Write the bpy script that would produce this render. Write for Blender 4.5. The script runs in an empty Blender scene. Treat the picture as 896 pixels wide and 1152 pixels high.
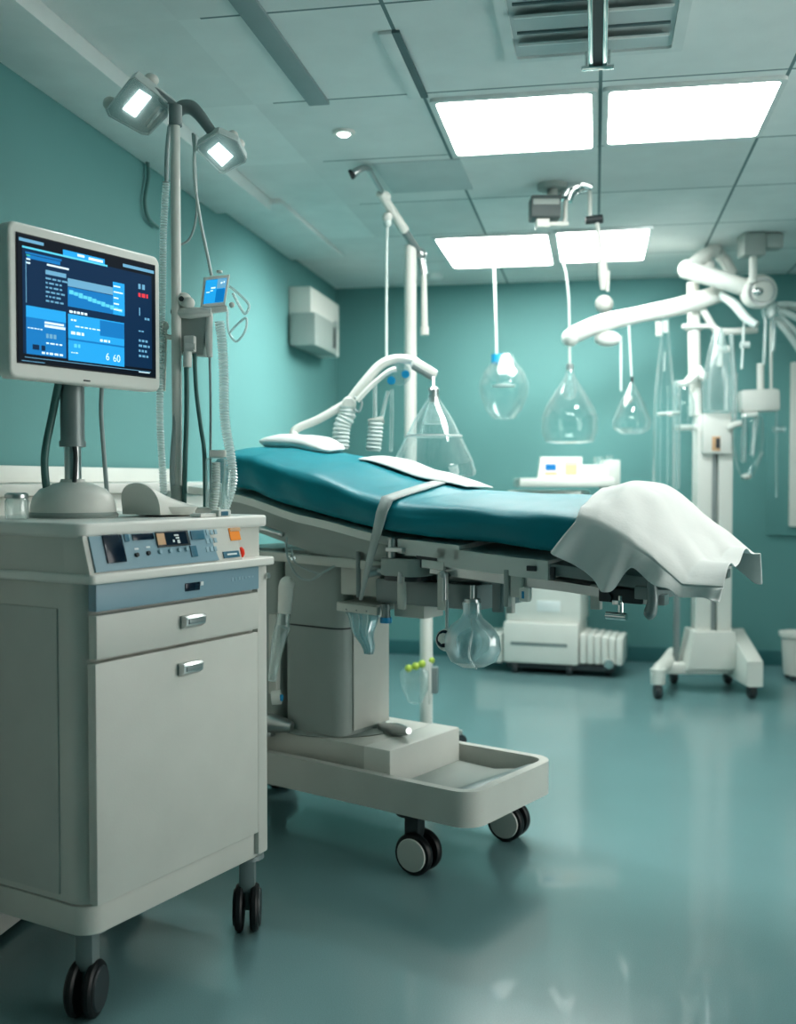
import bpy, bmesh, math, random
from mathutils import Vector, Matrix, noise
random.seed(7)
SC = bpy.context.scene
COL = SC.collection
PI = math.pi

# ------------------------------------------------------------------ camera model (896 x 1152)
FPX, HZ, CH = 1200.0, 538.0, 1.25
YAW = math.atan(222 / FPX)
PITCH = math.atan((576 - HZ) / FPX)
UP = Vector((0, 0, 1))
FH = Vector((-math.sin(YAW), math.cos(YAW), 0))
RT = Vector((math.cos(YAW), math.sin(YAW), 0))
FW = FH * math.cos(PITCH) - UP * math.sin(PITCH)
CU = FH * math.sin(PITCH) + UP * math.cos(PITCH)
CAM = Vector((0, 0, CH))

def ray(x, y):
    return FW + RT * ((x - 448) / FPX) + CU * ((576 - y) / FPX)
def P(x, y, d):                       # a measured point of the photo at distance d along the view axis
    return CAM + ray(x, y) * d
def PL(x, y, pt, n):                  # a measured point of the photo on a known plane of the room
    r = ray(x, y)
    return CAM + r * ((Vector(pt) - CAM).dot(n) / r.dot(n))

XL, YB, H = -1.826, 7.435, 2.6        # left wall, back wall, ceiling height
XR, YF = 2.9, -1.6
def on_ceiling(x, y, z=H): return PL(x, y, (0, 0, z), UP)
def on_left(x, y, off=0): return PL(x, y, (XL + off, 0, 0), Vector((1, 0, 0)))
def on_back(x, y, off=0): return PL(x, y, (0, YB - off, 0), Vector((0, 1, 0)))

# ------------------------------------------------------------------ materials
def mat(name, col, rough=0.5, metal=0.0, spec=0.5, bump=0.0, bscale=60, var=0.04, vscale=6, emit=None, estr=0, sheen=0, coat=0):
    m = bpy.data.materials.new(name); m.use_nodes = True
    nt = m.node_tree; b = nt.nodes['Principled BSDF']
    b.inputs['Roughness'].default_value = rough
    b.inputs['Metallic'].default_value = metal
    b.inputs['Specular IOR Level'].default_value = spec
    b.inputs['Sheen Weight'].default_value = sheen
    b.inputs['Coat Weight'].default_value = coat
    tc = nt.nodes.new('ShaderNodeTexCoord')
    nz = nt.nodes.new('ShaderNodeTexNoise'); nz.inputs['Scale'].default_value = vscale
    nz.inputs['Detail'].default_value = 4
    nt.links.new(tc.outputs['Object'], nz.inputs['Vector'])
    rp = nt.nodes.new('ShaderNodeValToRGB')
    c0 = [max(0, c * (1 - var)) for c in col]; c1 = [min(1, c * (1 + var)) for c in col]
    rp.color_ramp.elements[0].color = (*c0, 1); rp.color_ramp.elements[1].color = (*c1, 1)
    rp.color_ramp.elements[0].position = 0.3; rp.color_ramp.elements[1].position = 0.7
    nt.links.new(nz.outputs['Fac'], rp.inputs['Fac'])
    nt.links.new(rp.outputs['Color'], b.inputs['Base Color'])
    if bump:
        n2 = nt.nodes.new('ShaderNodeTexNoise'); n2.inputs['Scale'].default_value = bscale
        n2.inputs['Detail'].default_value = 5
        nt.links.new(tc.outputs['Object'], n2.inputs['Vector'])
        bp = nt.nodes.new('ShaderNodeBump'); bp.inputs['Strength'].default_value = bump
        bp.inputs['Distance'].default_value = 0.01
        nt.links.new(n2.outputs['Fac'], bp.inputs['Height']); nt.links.new(bp.outputs['Normal'], b.inputs['Normal'])
    if emit:
        b.inputs['Emission Color'].default_value = (*emit, 1); b.inputs['Emission Strength'].default_value = estr
    return m

def glass_mat(name, tint=(0.93, 0.98, 0.98), base=0.03, edge=0.8, milk=0.0, rough=0.03):
    m = bpy.data.materials.new(name); m.use_nodes = True
    nt = m.node_tree; nt.nodes.clear()
    out = nt.nodes.new('ShaderNodeOutputMaterial')
    tr = nt.nodes.new('ShaderNodeBsdfTransparent'); tr.inputs['Color'].default_value = (*tint, 1)
    gl = nt.nodes.new('ShaderNodeBsdfGlossy'); gl.inputs['Roughness'].default_value = rough
    gl.inputs['Color'].default_value = (0.95, 0.98, 0.98, 1)
    df = nt.nodes.new('ShaderNodeBsdfDiffuse'); df.inputs['Color'].default_value = (0.82, 0.9, 0.89, 1)
    tl = nt.nodes.new('ShaderNodeBsdfTranslucent'); tl.inputs['Color'].default_value = (0.82, 0.9, 0.89, 1)
    lw = nt.nodes.new('ShaderNodeLayerWeight'); lw.inputs['Blend'].default_value = 0.35
    mr = nt.nodes.new('ShaderNodeMapRange')
    mr.inputs['To Min'].default_value = base; mr.inputs['To Max'].default_value = edge
    nt.links.new(lw.outputs['Facing'], mr.inputs['Value'])
    a0 = nt.nodes.new('ShaderNodeMixShader'); a0.inputs['Fac'].default_value = 0.5
    nt.links.new(df.outputs[0], a0.inputs[1]); nt.links.new(tl.outputs[0], a0.inputs[2])
    a = nt.nodes.new('ShaderNodeMixShader'); a.inputs['Fac'].default_value = 0.55 if milk else 0.35
    nt.links.new(gl.outputs[0], a.inputs[1]); nt.links.new(a0.outputs[0], a.inputs[2])
    mx = nt.nodes.new('ShaderNodeMixShader')
    ad = nt.nodes.new('ShaderNodeMath'); ad.operation = 'ADD'; ad.inputs[1].default_value = milk; ad.use_clamp = True
    tc = nt.nodes.new('ShaderNodeTexCoord'); nz = nt.nodes.new('ShaderNodeTexNoise'); nz.inputs['Scale'].default_value = 14
    nt.links.new(tc.outputs['Object'], nz.inputs['Vector'])
    mu = nt.nodes.new('ShaderNodeMath'); mu.operation = 'MULTIPLY_ADD'; mu.inputs[1].default_value = 0.04; 
    nt.links.new(nz.outputs['Fac'], mu.inputs[0]); nt.links.new(mr.outputs[0], mu.inputs[2])
    nt.links.new(mu.outputs[0], ad.inputs[0]); nt.links.new(ad.outputs[0], mx.inputs['Fac'])
    nt.links.new(tr.outputs[0], mx.inputs[1]); nt.links.new(a.outputs[0], mx.inputs[2])
    nt.links.new(mx.outputs[0], out.inputs['Surface'])
    return m

def emit_mat(name, col, s):
    return mat(name, [c * .3 for c in col], 0.4, spec=.15, emit=col, estr=s, var=0)

M = {}
M['white'] = mat('white enamel', (0.74, 0.75, 0.71), 0.38, bump=0.03, var=0.02)
M['cart'] = mat('cart enamel', (0.60, 0.61, 0.57), 0.42, bump=0.04, bscale=200, var=0.03)
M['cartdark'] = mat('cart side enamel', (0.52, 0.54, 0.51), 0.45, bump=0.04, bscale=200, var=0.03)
M['grey'] = mat('grey enamel', (0.36, 0.41, 0.39), 0.42, bump=0.03, var=0.03)
M['midgrey'] = mat('mid grey metal', (0.25, 0.30, 0.30), 0.38, metal=0.3, var=0.05)
M['shell'] = mat('lamp shell', (0.62, 0.69, 0.68), 0.35)
M['motor'] = mat('motor box grey', (0.10, 0.125, 0.125), 0.5)
M['dark'] = mat('dark grey plastic', (0.045, 0.055, 0.06), 0.4, var=0.1)
M['black'] = mat('black rubber', (0.012, 0.014, 0.016), 0.45, var=0.1)
M['steel'] = mat('brushed steel', (0.55, 0.58, 0.58), 0.28, metal=0.9, bump=0.03, bscale=300)
M['chrome'] = mat('chrome', (0.78, 0.8, 0.8), 0.12, metal=1.0, var=0.02)
M['blue'] = mat('pale blue panel', (0.25, 0.385, 0.455), 0.4, bump=0.02, var=0.02)
M['bluekey'] = mat('light blue key', (0.33, 0.48, 0.55), 0.4)
M['navy'] = mat('navy glass', (0.008, 0.02, 0.04), 0.15)
M['tealkey'] = mat('teal key', (0.05, 0.17, 0.24), 0.35)
M['cyan'] = mat('blue plastic', (0.02, 0.30, 0.55), 0.35)
M['orange'] = mat('orange label', (0.75, 0.25, 0.03), 0.5, emit=(0.75, 0.25, 0.03), estr=0.15)
M['tan'] = mat('tan label', (0.62, 0.40, 0.24), 0.5)
M['red'] = mat('red button', (0.75, 0.06, 0.03), 0.35, emit=(0.8, 0.05, 0.02), estr=0.15)
M['mark'] = mat('white print', (0.75, 0.8, 0.8), 0.5)
M['green'] = mat('lime plastic', (0.45, 0.60, 0.10), 0.4)
M['greentube'] = mat('dark green tube', (0.08, 0.19, 0.18), 0.35)
M['greytube'] = mat('grey tube', (0.36, 0.44, 0.44), 0.35)
M['cloth'] = mat('teal drape', (0.0, 0.235, 0.29), 0.45, spec=0.4, bump=0.05, bscale=60, var=0.06, vscale=9, sheen=0.05)
M['linen'] = mat('white linen', (0.72, 0.745, 0.73), 0.85, bump=0.06, bscale=90, var=0.03)
M['strap'] = mat('grey webbing', (0.50, 0.55, 0.54), 0.7, bump=0.3, bscale=400)
M['hose'] = glass_mat('clear ribbed hose', base=0.25, edge=0.9, milk=0.2, rough=0.2)
M['whitehose'] = mat('white ribbed hose', (0.62, 0.70, 0.68), 0.4)
M['glass'] = glass_mat('clear glass')
M['bag'] = glass_mat('clear plastic bag', base=0.12, edge=0.8, milk=0.08, rough=0.15)
M['bluebag'] = glass_mat('blue tinted plastic bag', tint=(0.75, 0.92, 0.96), base=0.25, edge=0.9, milk=0.15, rough=0.2)
M['lens'] = glass_mat('lamp lens', base=0.14, edge=0.7, milk=0.12, rough=0.15)
M['panel'] = emit_mat('light diffuser', (1.0, 1.0, 0.95), 12.0)
M['led'] = emit_mat('lamp led', (0.95, 1.0, 1.0), 3.5)
M['spot'] = emit_mat('downlight lens', (0.95, 1.0, 0.98), 6.0)
M['s_dark'] = emit_mat('screen black', (0.002, 0.008, 0.018), 0.6)
M['s_navy'] = emit_mat('screen navy', (0.001, 0.022, 0.062), 1.0)
M['s_blue'] = emit_mat('screen blue', (0.006, 0.16, 0.40), 1.0)
M['s_lite'] = emit_mat('screen light blue', (0.02, 0.30, 0.62), 1.0)
M['s_cyan'] = emit_mat('screen cyan', (0.10, 0.50, 0.66), 1.0)
M['s_white'] = emit_mat('screen white', (0.65, 0.85, 0.95), 0.9)
M['s_mute'] = emit_mat('screen pale blue', (0.16, 0.38, 0.55), 0.8)
M['s_red'] = emit_mat('screen red', (0.65, 0.05, 0.07), 0.9)
M['s_green'] = emit_mat('screen green', (0.05, 0.45, 0.35), 0.8)

def wall_mat(name, col):
    return mat(name, col, 0.62, spec=0.3, bump=0.05, bscale=150, var=0.025, vscale=1.2)
M['wall'] = wall_mat('teal paint', (0.14, 0.315, 0.31))
M['skirt'] = mat('teal skirting vinyl', (0.05, 0.17, 0.18), 0.4)

def floor_mat():
    m = mat('teal vinyl floor', (0.19, 0.325, 0.34), 0.27, spec=0.6, coat=.3, var=0.03, vscale=1.5)
    nt = m.node_tree; b = nt.nodes['Principled BSDF']
    tc = nt.nodes.new('ShaderNodeTexCoord')
    n = nt.nodes.new('ShaderNodeTexNoise'); n.inputs['Scale'].default_value = 380; n.inputs['Detail'].default_value = 2
    nt.links.new(tc.outputs['Object'], n.inputs['Vector'])
    src = b.inputs['Base Color'].links[0].from_socket
    mx = nt.nodes.new('ShaderNodeMix'); mx.data_type = 'RGBA'; mx.blend_type = 'OVERLAY'; mx.inputs[0].default_value = 0.25
    nt.links.new(src, mx.inputs[6]); nt.links.new(n.outputs['Fac'], mx.inputs[7]); nt.links.new(mx.outputs[2], b.inputs['Base Color'])
    r = nt.nodes.new('ShaderNodeTexNoise'); r.inputs['Scale'].default_value = 3.5
    nt.links.new(tc.outputs['Object'], r.inputs['Vector'])
    mr = nt.nodes.new('ShaderNodeMapRange'); mr.inputs['To Min'].default_value = 0.20; mr.inputs['To Max'].default_value = 0.23
    nt.links.new(r.outputs['Fac'], mr.inputs['Value']); nt.links.new(mr.outputs[0], b.inputs['Roughness'])
    return m
M['floor'] = floor_mat()

def ceiling_mat():
    m = mat('ceiling tiles', (0.76, 0.80, 0.79), 0.85, spec=0.2, bump=0.08, bscale=140, var=0.03)
    nt = m.node_tree; b = nt.nodes['Principled BSDF']
    src = b.inputs['Base Color'].links[0].from_socket
    tc = nt.nodes.new('ShaderNodeTexCoord'); sp = nt.nodes.new('ShaderNodeSeparateXYZ')
    nt.links.new(tc.outputs['Object'], sp.inputs[0])
    def line(sock, off, period, w):
        a = nt.nodes.new('ShaderNodeMath'); a.operation = 'SUBTRACT'; a.inputs[1].default_value = off
        nt.links.new(sock, a.inputs[0])
        p = nt.nodes.new('ShaderNodeMath'); p.operation = 'PINGPONG'; p.inputs[1].default_value = period / 2
        nt.links.new(a.outputs[0], p.inputs[0])
        l = nt.nodes.new('ShaderNodeMath'); l.operation = 'LESS_THAN'; l.inputs[1].default_value = w
        nt.links.new(p.outputs[0], l.inputs[0]); return l.outputs[0]
    lx = line(sp.outputs[0], 0.01, 0.615, 0.006); ly = line(sp.outputs[1], 3.74, 0.72, 0.005)
    mxm = nt.nodes.new('ShaderNodeMath'); mxm.operation = 'MAXIMUM'
    nt.links.new(lx, mxm.inputs[0]); nt.links.new(ly, mxm.inputs[1])
    # only the tiled field right of the plaster margin
    g = nt.nodes.new('ShaderNodeMath'); g.operation = 'GREATER_THAN'; g.inputs[1].default_value = -1.15
    nt.links.new(sp.outputs[0], g.inputs[0])
    mm = nt.nodes.new('ShaderNodeMath'); mm.operation = 'MULTIPLY'
    nt.links.new(mxm.outputs[0], mm.inputs[0]); nt.links.new(g.outputs[0], mm.inputs[1])
    # each tile a slightly different tone
    def cell(sock, off, period):
        a = nt.nodes.new('ShaderNodeMath'); a.operation = 'SUBTRACT'; a.inputs[1].default_value = off; nt.links.new(sock, a.inputs[0])
        d = nt.nodes.new('ShaderNodeMath'); d.operation = 'DIVIDE'; d.inputs[1].default_value = period; nt.links.new(a.outputs[0], d.inputs[0])
        f = nt.nodes.new('ShaderNodeMath'); f.operation = 'FLOOR'; nt.links.new(d.outputs[0], f.inputs[0]); return f.outputs[0]
    cb = nt.nodes.new('ShaderNodeCombineXYZ')
    nt.links.new(cell(sp.outputs[0], 0.01, 0.615), cb.inputs[0]); nt.links.new(cell(sp.outputs[1], 3.74, 0.72), cb.inputs[1])
    wn = nt.nodes.new('ShaderNodeTexWhiteNoise'); wn.noise_dimensions = '2D'; nt.links.new(cb.outputs[0], wn.inputs['Vector'])
    mr = nt.nodes.new('ShaderNodeMapRange'); mr.inputs['To Min'].default_value = 0.93; mr.inputs['To Max'].default_value = 1.05
    nt.links.new(wn.outputs['Value'], mr.inputs['Value'])
    vm = nt.nodes.new('ShaderNodeVectorMath'); vm.operation = 'SCALE'
    nt.links.new(src, vm.inputs[0]); nt.links.new(mr.outputs[0], vm.inputs['Scale'])
    mx = nt.nodes.new('ShaderNodeMix'); mx.data_type = 'RGBA'
    nt.links.new(mm.outputs[0], mx.inputs[0]); nt.links.new(vm.outputs[0], mx.inputs[6]); mx.inputs[7].default_value = (0.20, 0.28, 0.285, 1)
    nt.links.new(mx.outputs[2], b.inputs['Base Color'])
    return m
M['ceiling'] = ceiling_mat()
M['ceilfix'] = mat('ceiling fixture paint', (0.70, 0.75, 0.74), 0.6)
M['stripe'] = mat('ceiling strip grey', (0.30, 0.37, 0.375), 0.7)
M['ceildark'] = mat('ceiling slot shade', (0.13, 0.19, 0.20), 0.7)
M['patch'] = mat('darker ceiling tile', (0.54, 0.61, 0.61), 0.8)

# ------------------------------------------------------------------ mesh helpers
class Frame:
    def __init__(s, o, ang):
        s.o = Vector(o); s.a = ang; s.R = Matrix.Rotation(ang, 3, 'Z')
    def __call__(s, x, y, z): return s.o + s.R @ Vector((x, y, z))
    def loc(s, p): return s.R.transposed() @ (Vector(p) - s.o)
WORLD = Frame((0, 0, 0), 0)

def smooth_path(pts, n=8):
    pts = [Vector(p) for p in pts]
    if len(pts) < 3: return pts
    out = []
    for i in range(len(pts) - 1):
        p0 = pts[max(i - 1, 0)]; p1 = pts[i]; p2 = pts[i + 1]; p3 = pts[min(i + 2, len(pts) - 1)]
        for k in range(n):
            t = k / n
            out.append(0.5 * ((2 * p1) + (p2 - p0) * t + (2 * p0 - 5 * p1 + 4 * p2 - p3) * t * t + (3 * p1 - p0 - 3 * p2 + p3) * t ** 3))
    out.append(pts[-1]); return out

def resample(pts, step):
    out = [pts[0].copy()]; acc = 0
    for a, b in zip(pts, pts[1:]):
        L = (b - a).length
        if L < 1e-9: continue
        t = step - acc
        while t <= L:
            out.append(a.lerp(b, t / L)); t += step
        acc = L - (t - step)
    return out

class MB:
    def __init__(s): s.bm = bmesh.new()
    def _merge(s, b2):
        me = bpy.data.meshes.new('tmp'); b2.to_mesh(me); b2.free(); s.bm.from_mesh(me); bpy.data.meshes.remove(me); return s
    def box(s, f, c, size, bev=0, rot=None, seg=2):
        b = bmesh.new(); bmesh.ops.create_cube(b, size=1)
        for v in b.verts: v.co = Vector((v.co.x * size[0], v.co.y * size[1], v.co.z * size[2]))
        if bev: bmesh.ops.bevel(b, geom=b.edges[:], offset=min(bev, min(size) * .48), segments=seg, affect='EDGES', profile=0.6)
        for v in b.verts:
            p = v.co
            if rot is not None: p = rot @ p
            v.co = f(*(p + Vector(c)))
        return s._merge(b)
    def bb(s, f, lo, hi, bev=0, seg=2):
        return s.box(f, [(a + b) / 2 for a, b in zip(lo, hi)], [abs(b - a) for a, b in zip(lo, hi)], bev, None, seg)
    def wbox(s, p0, p1, w, h, bev=0):          # a bar between two world points, section w x h
        p0 = Vector(p0); p1 = Vector(p1); d = p1 - p0
        x = d.normalized(); z = UP if abs(x.z) < .95 else Vector((0, 1, 0))
        y = z.cross(x).normalized(); z = x.cross(y)
        R = Matrix((x, y, z)).transposed(); c = (p0 + p1) / 2
        return s.box(lambda a, b, e: c + R @ Vector((a, b, e)), (0, 0, 0), (d.length, w, h), bev)
    def tube(s, pts, r, n=10, cap=True, smooth=True, sub=8):
        pts = smooth_path(pts, sub) if smooth else [Vector(p) for p in pts]
        rs = r if isinstance(r, (list, tuple)) else None
        N = len(pts); rings = []
        t = (pts[1] - pts[0]).normalized()
        u = t.orthogonal().normalized()
        for i, p in enumerate(pts):
            t = (pts[min(i + 1, N - 1)] - pts[max(i - 1, 0)]).normalized()
            u = (u - t * u.dot(t)); u = u.normalized() if u.length > 1e-6 else t.orthogonal().normalized()
            w = t.cross(u)
            if rs:
                x = i / (N - 1) * (len(rs) - 1); k = min(int(x), len(rs) - 2); rr = rs[k] + (rs[k + 1] - rs[k]) * (x - k)
            else: rr = r
            rings.append([s.bm.verts.new(p + (u * math.cos(2 * PI * k / n) + w * math.sin(2 * PI * k / n)) * rr) for k in range(n)])
        for a, b in zip(rings, rings[1:]):
            for k in range(n): s.bm.faces.new((a[k], a[(k + 1) % n], b[(k + 1) % n], b[k]))
        if cap: s.bm.faces.new(rings[0][::-1]); s.bm.faces.new(rings[-1])
        return s
    def cyl(s, p0, p1, r0, r1=None, n=20): return s.tube([p0, p1], [r0, r0 if r1 is None else r1], n, smooth=False)
    def hose(s, pts, r, pitch=0.009, n=12, amp=0.16):
        pp = resample(smooth_path(pts, 24), pitch / 4)
        N = len(pp); rings = []; t = (pp[1] - pp[0]).normalized(); u = t.orthogonal().normalized()
        for i, p in enumerate(pp):
            t = (pp[min(i + 1, N - 1)] - pp[max(i - 1, 0)]).normalized(); u = (u - t * u.dot(t)).normalized(); w = t.cross(u)
            rr = r * (1 + amp * (1, 0.2, -1, 0.2)[i % 4])
            rings.append([s.bm.verts.new(p + (u * math.cos(2 * PI * k / n) + w * math.sin(2 * PI * k / n)) * rr) for k in range(n)])
        for a, b in zip(rings, rings[1:]):
            for k in range(n): s.bm.faces.new((a[k], a[(k + 1) % n], b[(k + 1) % n], b[k]))
        return s
    def lathe(s, prof, o, axis=UP, n=28, sx=1, sy=1, wob=0):
        axis = Vector(axis).normalized(); u = axis.orthogonal().normalized()
        if abs(axis.z) > .99: u = Vector((1, 0, 0))
        w = axis.cross(u); o = Vector(o); rings = []
        for r, z in prof:
            if r < 1e-5: rings.append([s.bm.verts.new(o + axis * z)])
            else:
                ring = []
                for k in range(n):
                    a = 2 * PI * k / n; q = r * (1 + wob * math.sin(3 * a + z * 20))
                    ring.append(s.bm.verts.new(o + axis * z + u * (q * sx * math.cos(a)) + w * (q * sy * math.sin(a))))
                rings.append(ring)
        for a, b in zip(rings, rings[1:]):
            for k in range(n):
                k2 = (k + 1) % n
                if len(a) == 1 and len(b) == 1: continue
                if len(a) == 1: s.bm.faces.new((a[0], b[k2], b[k]))
                elif len(b) == 1: s.bm.faces.new((a[k], a[k2], b[0]))
                else: s.bm.faces.new((a[k], a[k2], b[k2], b[k]))
        return s
    def ball(s, c, r, sc=(1, 1, 1), n=16):
        prof = [(r * math.sin(PI * i / 10), -r * math.cos(PI * i / 10) * sc[2]) for i in range(11)]
        prof[0] = (0, prof[0][1]); prof[-1] = (0, prof[-1][1])
        return s.lathe(prof, c, UP, n, sc[0], sc[1])
    def prism(s, f, poly, z0, z1, bev=0, seg=2, place=None):
        """poly in the frame's own x-y, extruded z0..z1 (place maps x,y,z to frame coordinates)"""
        b = bmesh.new(); vs = [b.verts.new((x, y, z0)) for x, y in poly]
        fc = b.faces.new(vs); r = bmesh.ops.extrude_face_region(b, geom=[fc])
        for v in [g for g in r['geom'] if isinstance(g, bmesh.types.BMVert)]: v.co.z = z1
        bmesh.ops.recalc_face_normals(b, faces=b.faces[:])
        if bev:
            ed = [e for e in b.edges if abs(e.verts[0].co.z - e.verts[1].co.z) < 1e-6]
            bmesh.ops.bevel(b, geom=ed, offset=bev, segments=seg, affect='EDGES', profile=0.6)
        for v in b.verts: v.co = f(*(place(*v.co) if place else v.co))
        return s._merge(b)
    def ring(s, f, outer, inner, z0, z1):
        n = len(outer); L = []
        for poly, z in ((outer, z0), (outer, z1), (inner, z1), (inner, z0)):
            L.append([s.bm.verts.new(f(x, y, z)) for x, y in poly])
        for i in range(4):
            a, b = L[i], L[(i + 1) % 4]
            for k in range(n): s.bm.faces.new((a[k], a[(k + 1) % n], b[(k + 1) % n], b[k]))
        return s
    def grid(s, fn, nu, nv):
        g = [[s.bm.verts.new(fn(i / nu, j / nv)) for j in range(nv + 1)] for i in range(nu + 1)]
        for i in range(nu):
            for j in range(nv): s.bm.faces.new((g[i][j], g[i + 1][j], g[i + 1][j + 1], g[i][j + 1]))
        return s
    def build(s, name, m, parent=None, sharp=38, recalc=True):
        bm = s.bm
        bmesh.ops.remove_doubles(bm, verts=bm.verts[:], dist=1e-6)
        if recalc: bmesh.ops.recalc_face_normals(bm, faces=bm.faces[:])
        for fc in bm.faces: fc.smooth = True
        for e in bm.edges:
            if len(e.link_faces) == 2 and e.calc_face_angle(0) > math.radians(sharp): e.smooth = False
        me = bpy.data.meshes.new(name); o = bpy.data.objects.new(name, me)
        if parent is not None:
            bm.transform(INV[parent.name]); INV[o.name] = INV[parent.name]; o.parent = parent
        else:
            xs = [v.co for v in bm.verts]
            c = Vector(((min(v.x for v in xs) + max(v.x for v in xs)) / 2, (min(v.y for v in xs) + max(v.y for v in xs)) / 2, min(v.z for v in xs)))
            bm.transform(Matrix.Translation(-c)); o.location = c; INV[o.name] = Matrix.Translation(-c)
        bm.to_mesh(me); bm.free(); me.materials.append(m); COL.objects.link(o); return o
INV = {}
def tag(o, label=None, cat=None, group=None, kind=None):
    if label: o['label'] = label
    if cat: o['category'] = cat
    if group: o['group'] = group
    if kind: o['kind'] = kind
    return o
def thing(name, loc, rz, label, cat, group=None):
    o = bpy.data.objects.new(name, None); o.empty_display_size = 0.1
    o.location = loc; o.rotation_euler = (0, 0, rz); COL.objects.link(o)
    INV[o.name] = (Matrix.Translation(Vector(loc)) @ Matrix.Rotation(rz, 4, 'Z')).inverted()
    return tag(o, label, cat, group)
def solid(o, th, off=-1):
    md = o.modifiers.new('thickness', 'SOLIDIFY'); md.thickness = th; md.offset = off; return o
def subsurf(o, n=1):
    md = o.modifiers.new('smooth', 'SUBSURF'); md.levels = n; md.render_levels = n; return o
def rrect(x0, y0, x1, y1, r, n=6, corners=(1, 1, 1, 1)):
    out = []
    for i, (cx, cy, a0) in enumerate(((x0, y0, PI), (x1, y0, 1.5 * PI), (x1, y1, 0), (x0, y1, .5 * PI))):
        rr = r * corners[i]
        ox = cx + (rr if cx == x0 else -rr); oy = cy + (rr if cy == y0 else -rr)
        if rr < 1e-5: out.append((cx, cy)); continue
        for k in range(n + 1):
            a = a0 + .5 * PI * k / n; out.append((ox + rr * math.cos(a), oy + rr * math.sin(a)))
    return out

# ------------------------------------------------------------------ the setting
f = WORLD
def struct(name, lo, hi, m, bev=0):
    return tag(MB().bb(f, lo, hi, bev).build(name, m), kind='structure')
struct('floor', (XL - .1, YF - .1, -.1), (XR + .1, YB + .1, 0), M['floor'])
o = bpy.data.objects['floor']
for v in o.data.vertices: v.co.z -= 0
struct('wall_left', (XL - .1, YF - .1, 0), (XL, YB + .1, H), M['wall'])
struct('wall_back', (XL, YB, 0), (XR, YB + .1, H), M['wall'])
struct('wall_right', (XR, YF - .1, 0), (XR + .1, 1.1, H), M['wall'])
struct('wall_right', (XR, 3.6, 0), (XR + .1, YB + .1, H), M['wall'])
struct('wall_right', (XR, 1.1, 0), (XR + .1, 3.6, .3), M['wall'])
wn = MB()
for yy in (1.13, 1.95, 2.77, 3.57): wn.bb(f, (XR + .02, yy - .025, .3), (XR + .07, yy + .025, H - .05))
for zz in (.325, H - .075): wn.bb(f, (XR + .02, 1.105, zz - .025), (XR + .07, 3.595, zz + .025))
tag(wn.build('added_opening_frame', M['ceilfix']), kind='structure')  # frame bars of an unseen side opening, added to let world light in
struct('wall_front', (XL, YF - .1, 0), (XR, YF, H), M['wall'])
# the ceiling keeps world coordinates so that its tile grid lines up with the panels
cb = MB().bb(f, (XL - .1, YF - .1, H), (XR + .1, YB + .1, H + .1))
me = bpy.data.meshes.new('ceiling'); bmesh.ops.recalc_face_normals(cb.bm, faces=cb.bm.faces[:]); cb.bm.to_mesh(me); cb.bm.free()
co = bpy.data.objects.new('ceiling', me); me.materials.append(M['ceiling']); COL.objects.link(co); tag(co, kind='structure')
struct('baseboard_back', (XL + .012, YB - .012, 0), (XR - .012, YB, .10), M['skirt'], .004)
struct('baseboard_left', (XL, YF, 0), (XL + .012, YB - .012, .10), M['skirt'], .004)
struct('trim_1', (XL, YF, H - .06), (-1.55, 5.0, H), M['ceilfix'], .004)           # boxed soffit along the left wall
struct('trim_2', (XL, 5.0, H - .025), (-1.50, 6.3, H), M['ceilfix'], .004)         # shallower step of the soffit
struct('trim_3', (-1.02, YF, H - .012), (-.945, 3.76, H), M['stripe'], .002)     # dark slot strip in the ceiling

# ------------------------------------------------------------------ ceiling fixtures
def ceiling_light(x0, x1, y0, y1, label):
    t = thing('ceiling_light', ((x0 + x1) / 2, (y0 + y1) / 2, H), 0, label, 'ceiling light', 'square ceiling light panels')
    r = rrect(x0, y0, x1, y1, .02, 4); ri = rrect(x0 + .02, y0 + .02, x1 - .02, y1 - .02, .02, 4)
    MB().ring(f, r, ri, H - .014, H - .001).build('frame', M['ceilfix'], t)
    MB().prism(f, ri, H - .011, H - .004).build('diffuser', M['panel'], t)
    return t
ceiling_light(-.59, .0, 3.79, 4.46, 'large glowing ceiling panel on the left of the near pair')
ceiling_light(.02, .63, 3.79, 4.42, 'large glowing ceiling panel on the right of the near pair')
ceiling_light(-.91, -.25, 5.94, 6.81, 'wide glowing ceiling panel, left one near the back wall')
ceiling_light(-.235, .30, 5.91, 6.76, 'smaller glowing ceiling panel, right one near the back wall')

ceiling_light(1.9, 2.5, 2.35, 3.0, 'added glowing ceiling panel outside the view on the right, lighting the cart front')  # extra panel out of view, added to brighten the cart front

t = thing('air_vent', (0, 3.25, H), 0, 'grey louvred air conditioning vent in the ceiling above the near light panels', 'air vent')
MB().ring(f, rrect(-.29, 2.75, .26, 3.49, .01, 2), rrect(-.255, 2.78, .225, 3.46, .01, 2), H - .014, H - .001).build('frame', M['ceilfix'], t)
MB().bb(f, (-.255, 2.78, H - .006), (.225, 3.46, H - .001)).build('back_panel', M['patch'], t)
for y in (3.33, 3.13, 2.95):
    b = MB().box(f, (-.015, y, H - .022), (.45, .055, .008), .003, Matrix.Rotation(.35, 3, 'X')); b.build('louvre', M['ceilfix'], t)
    MB().bb(f, (-.24, y - .062, H - .012), (.21, y - .052, H - .006)).build('slot', M['ceildark'], t)

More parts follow.
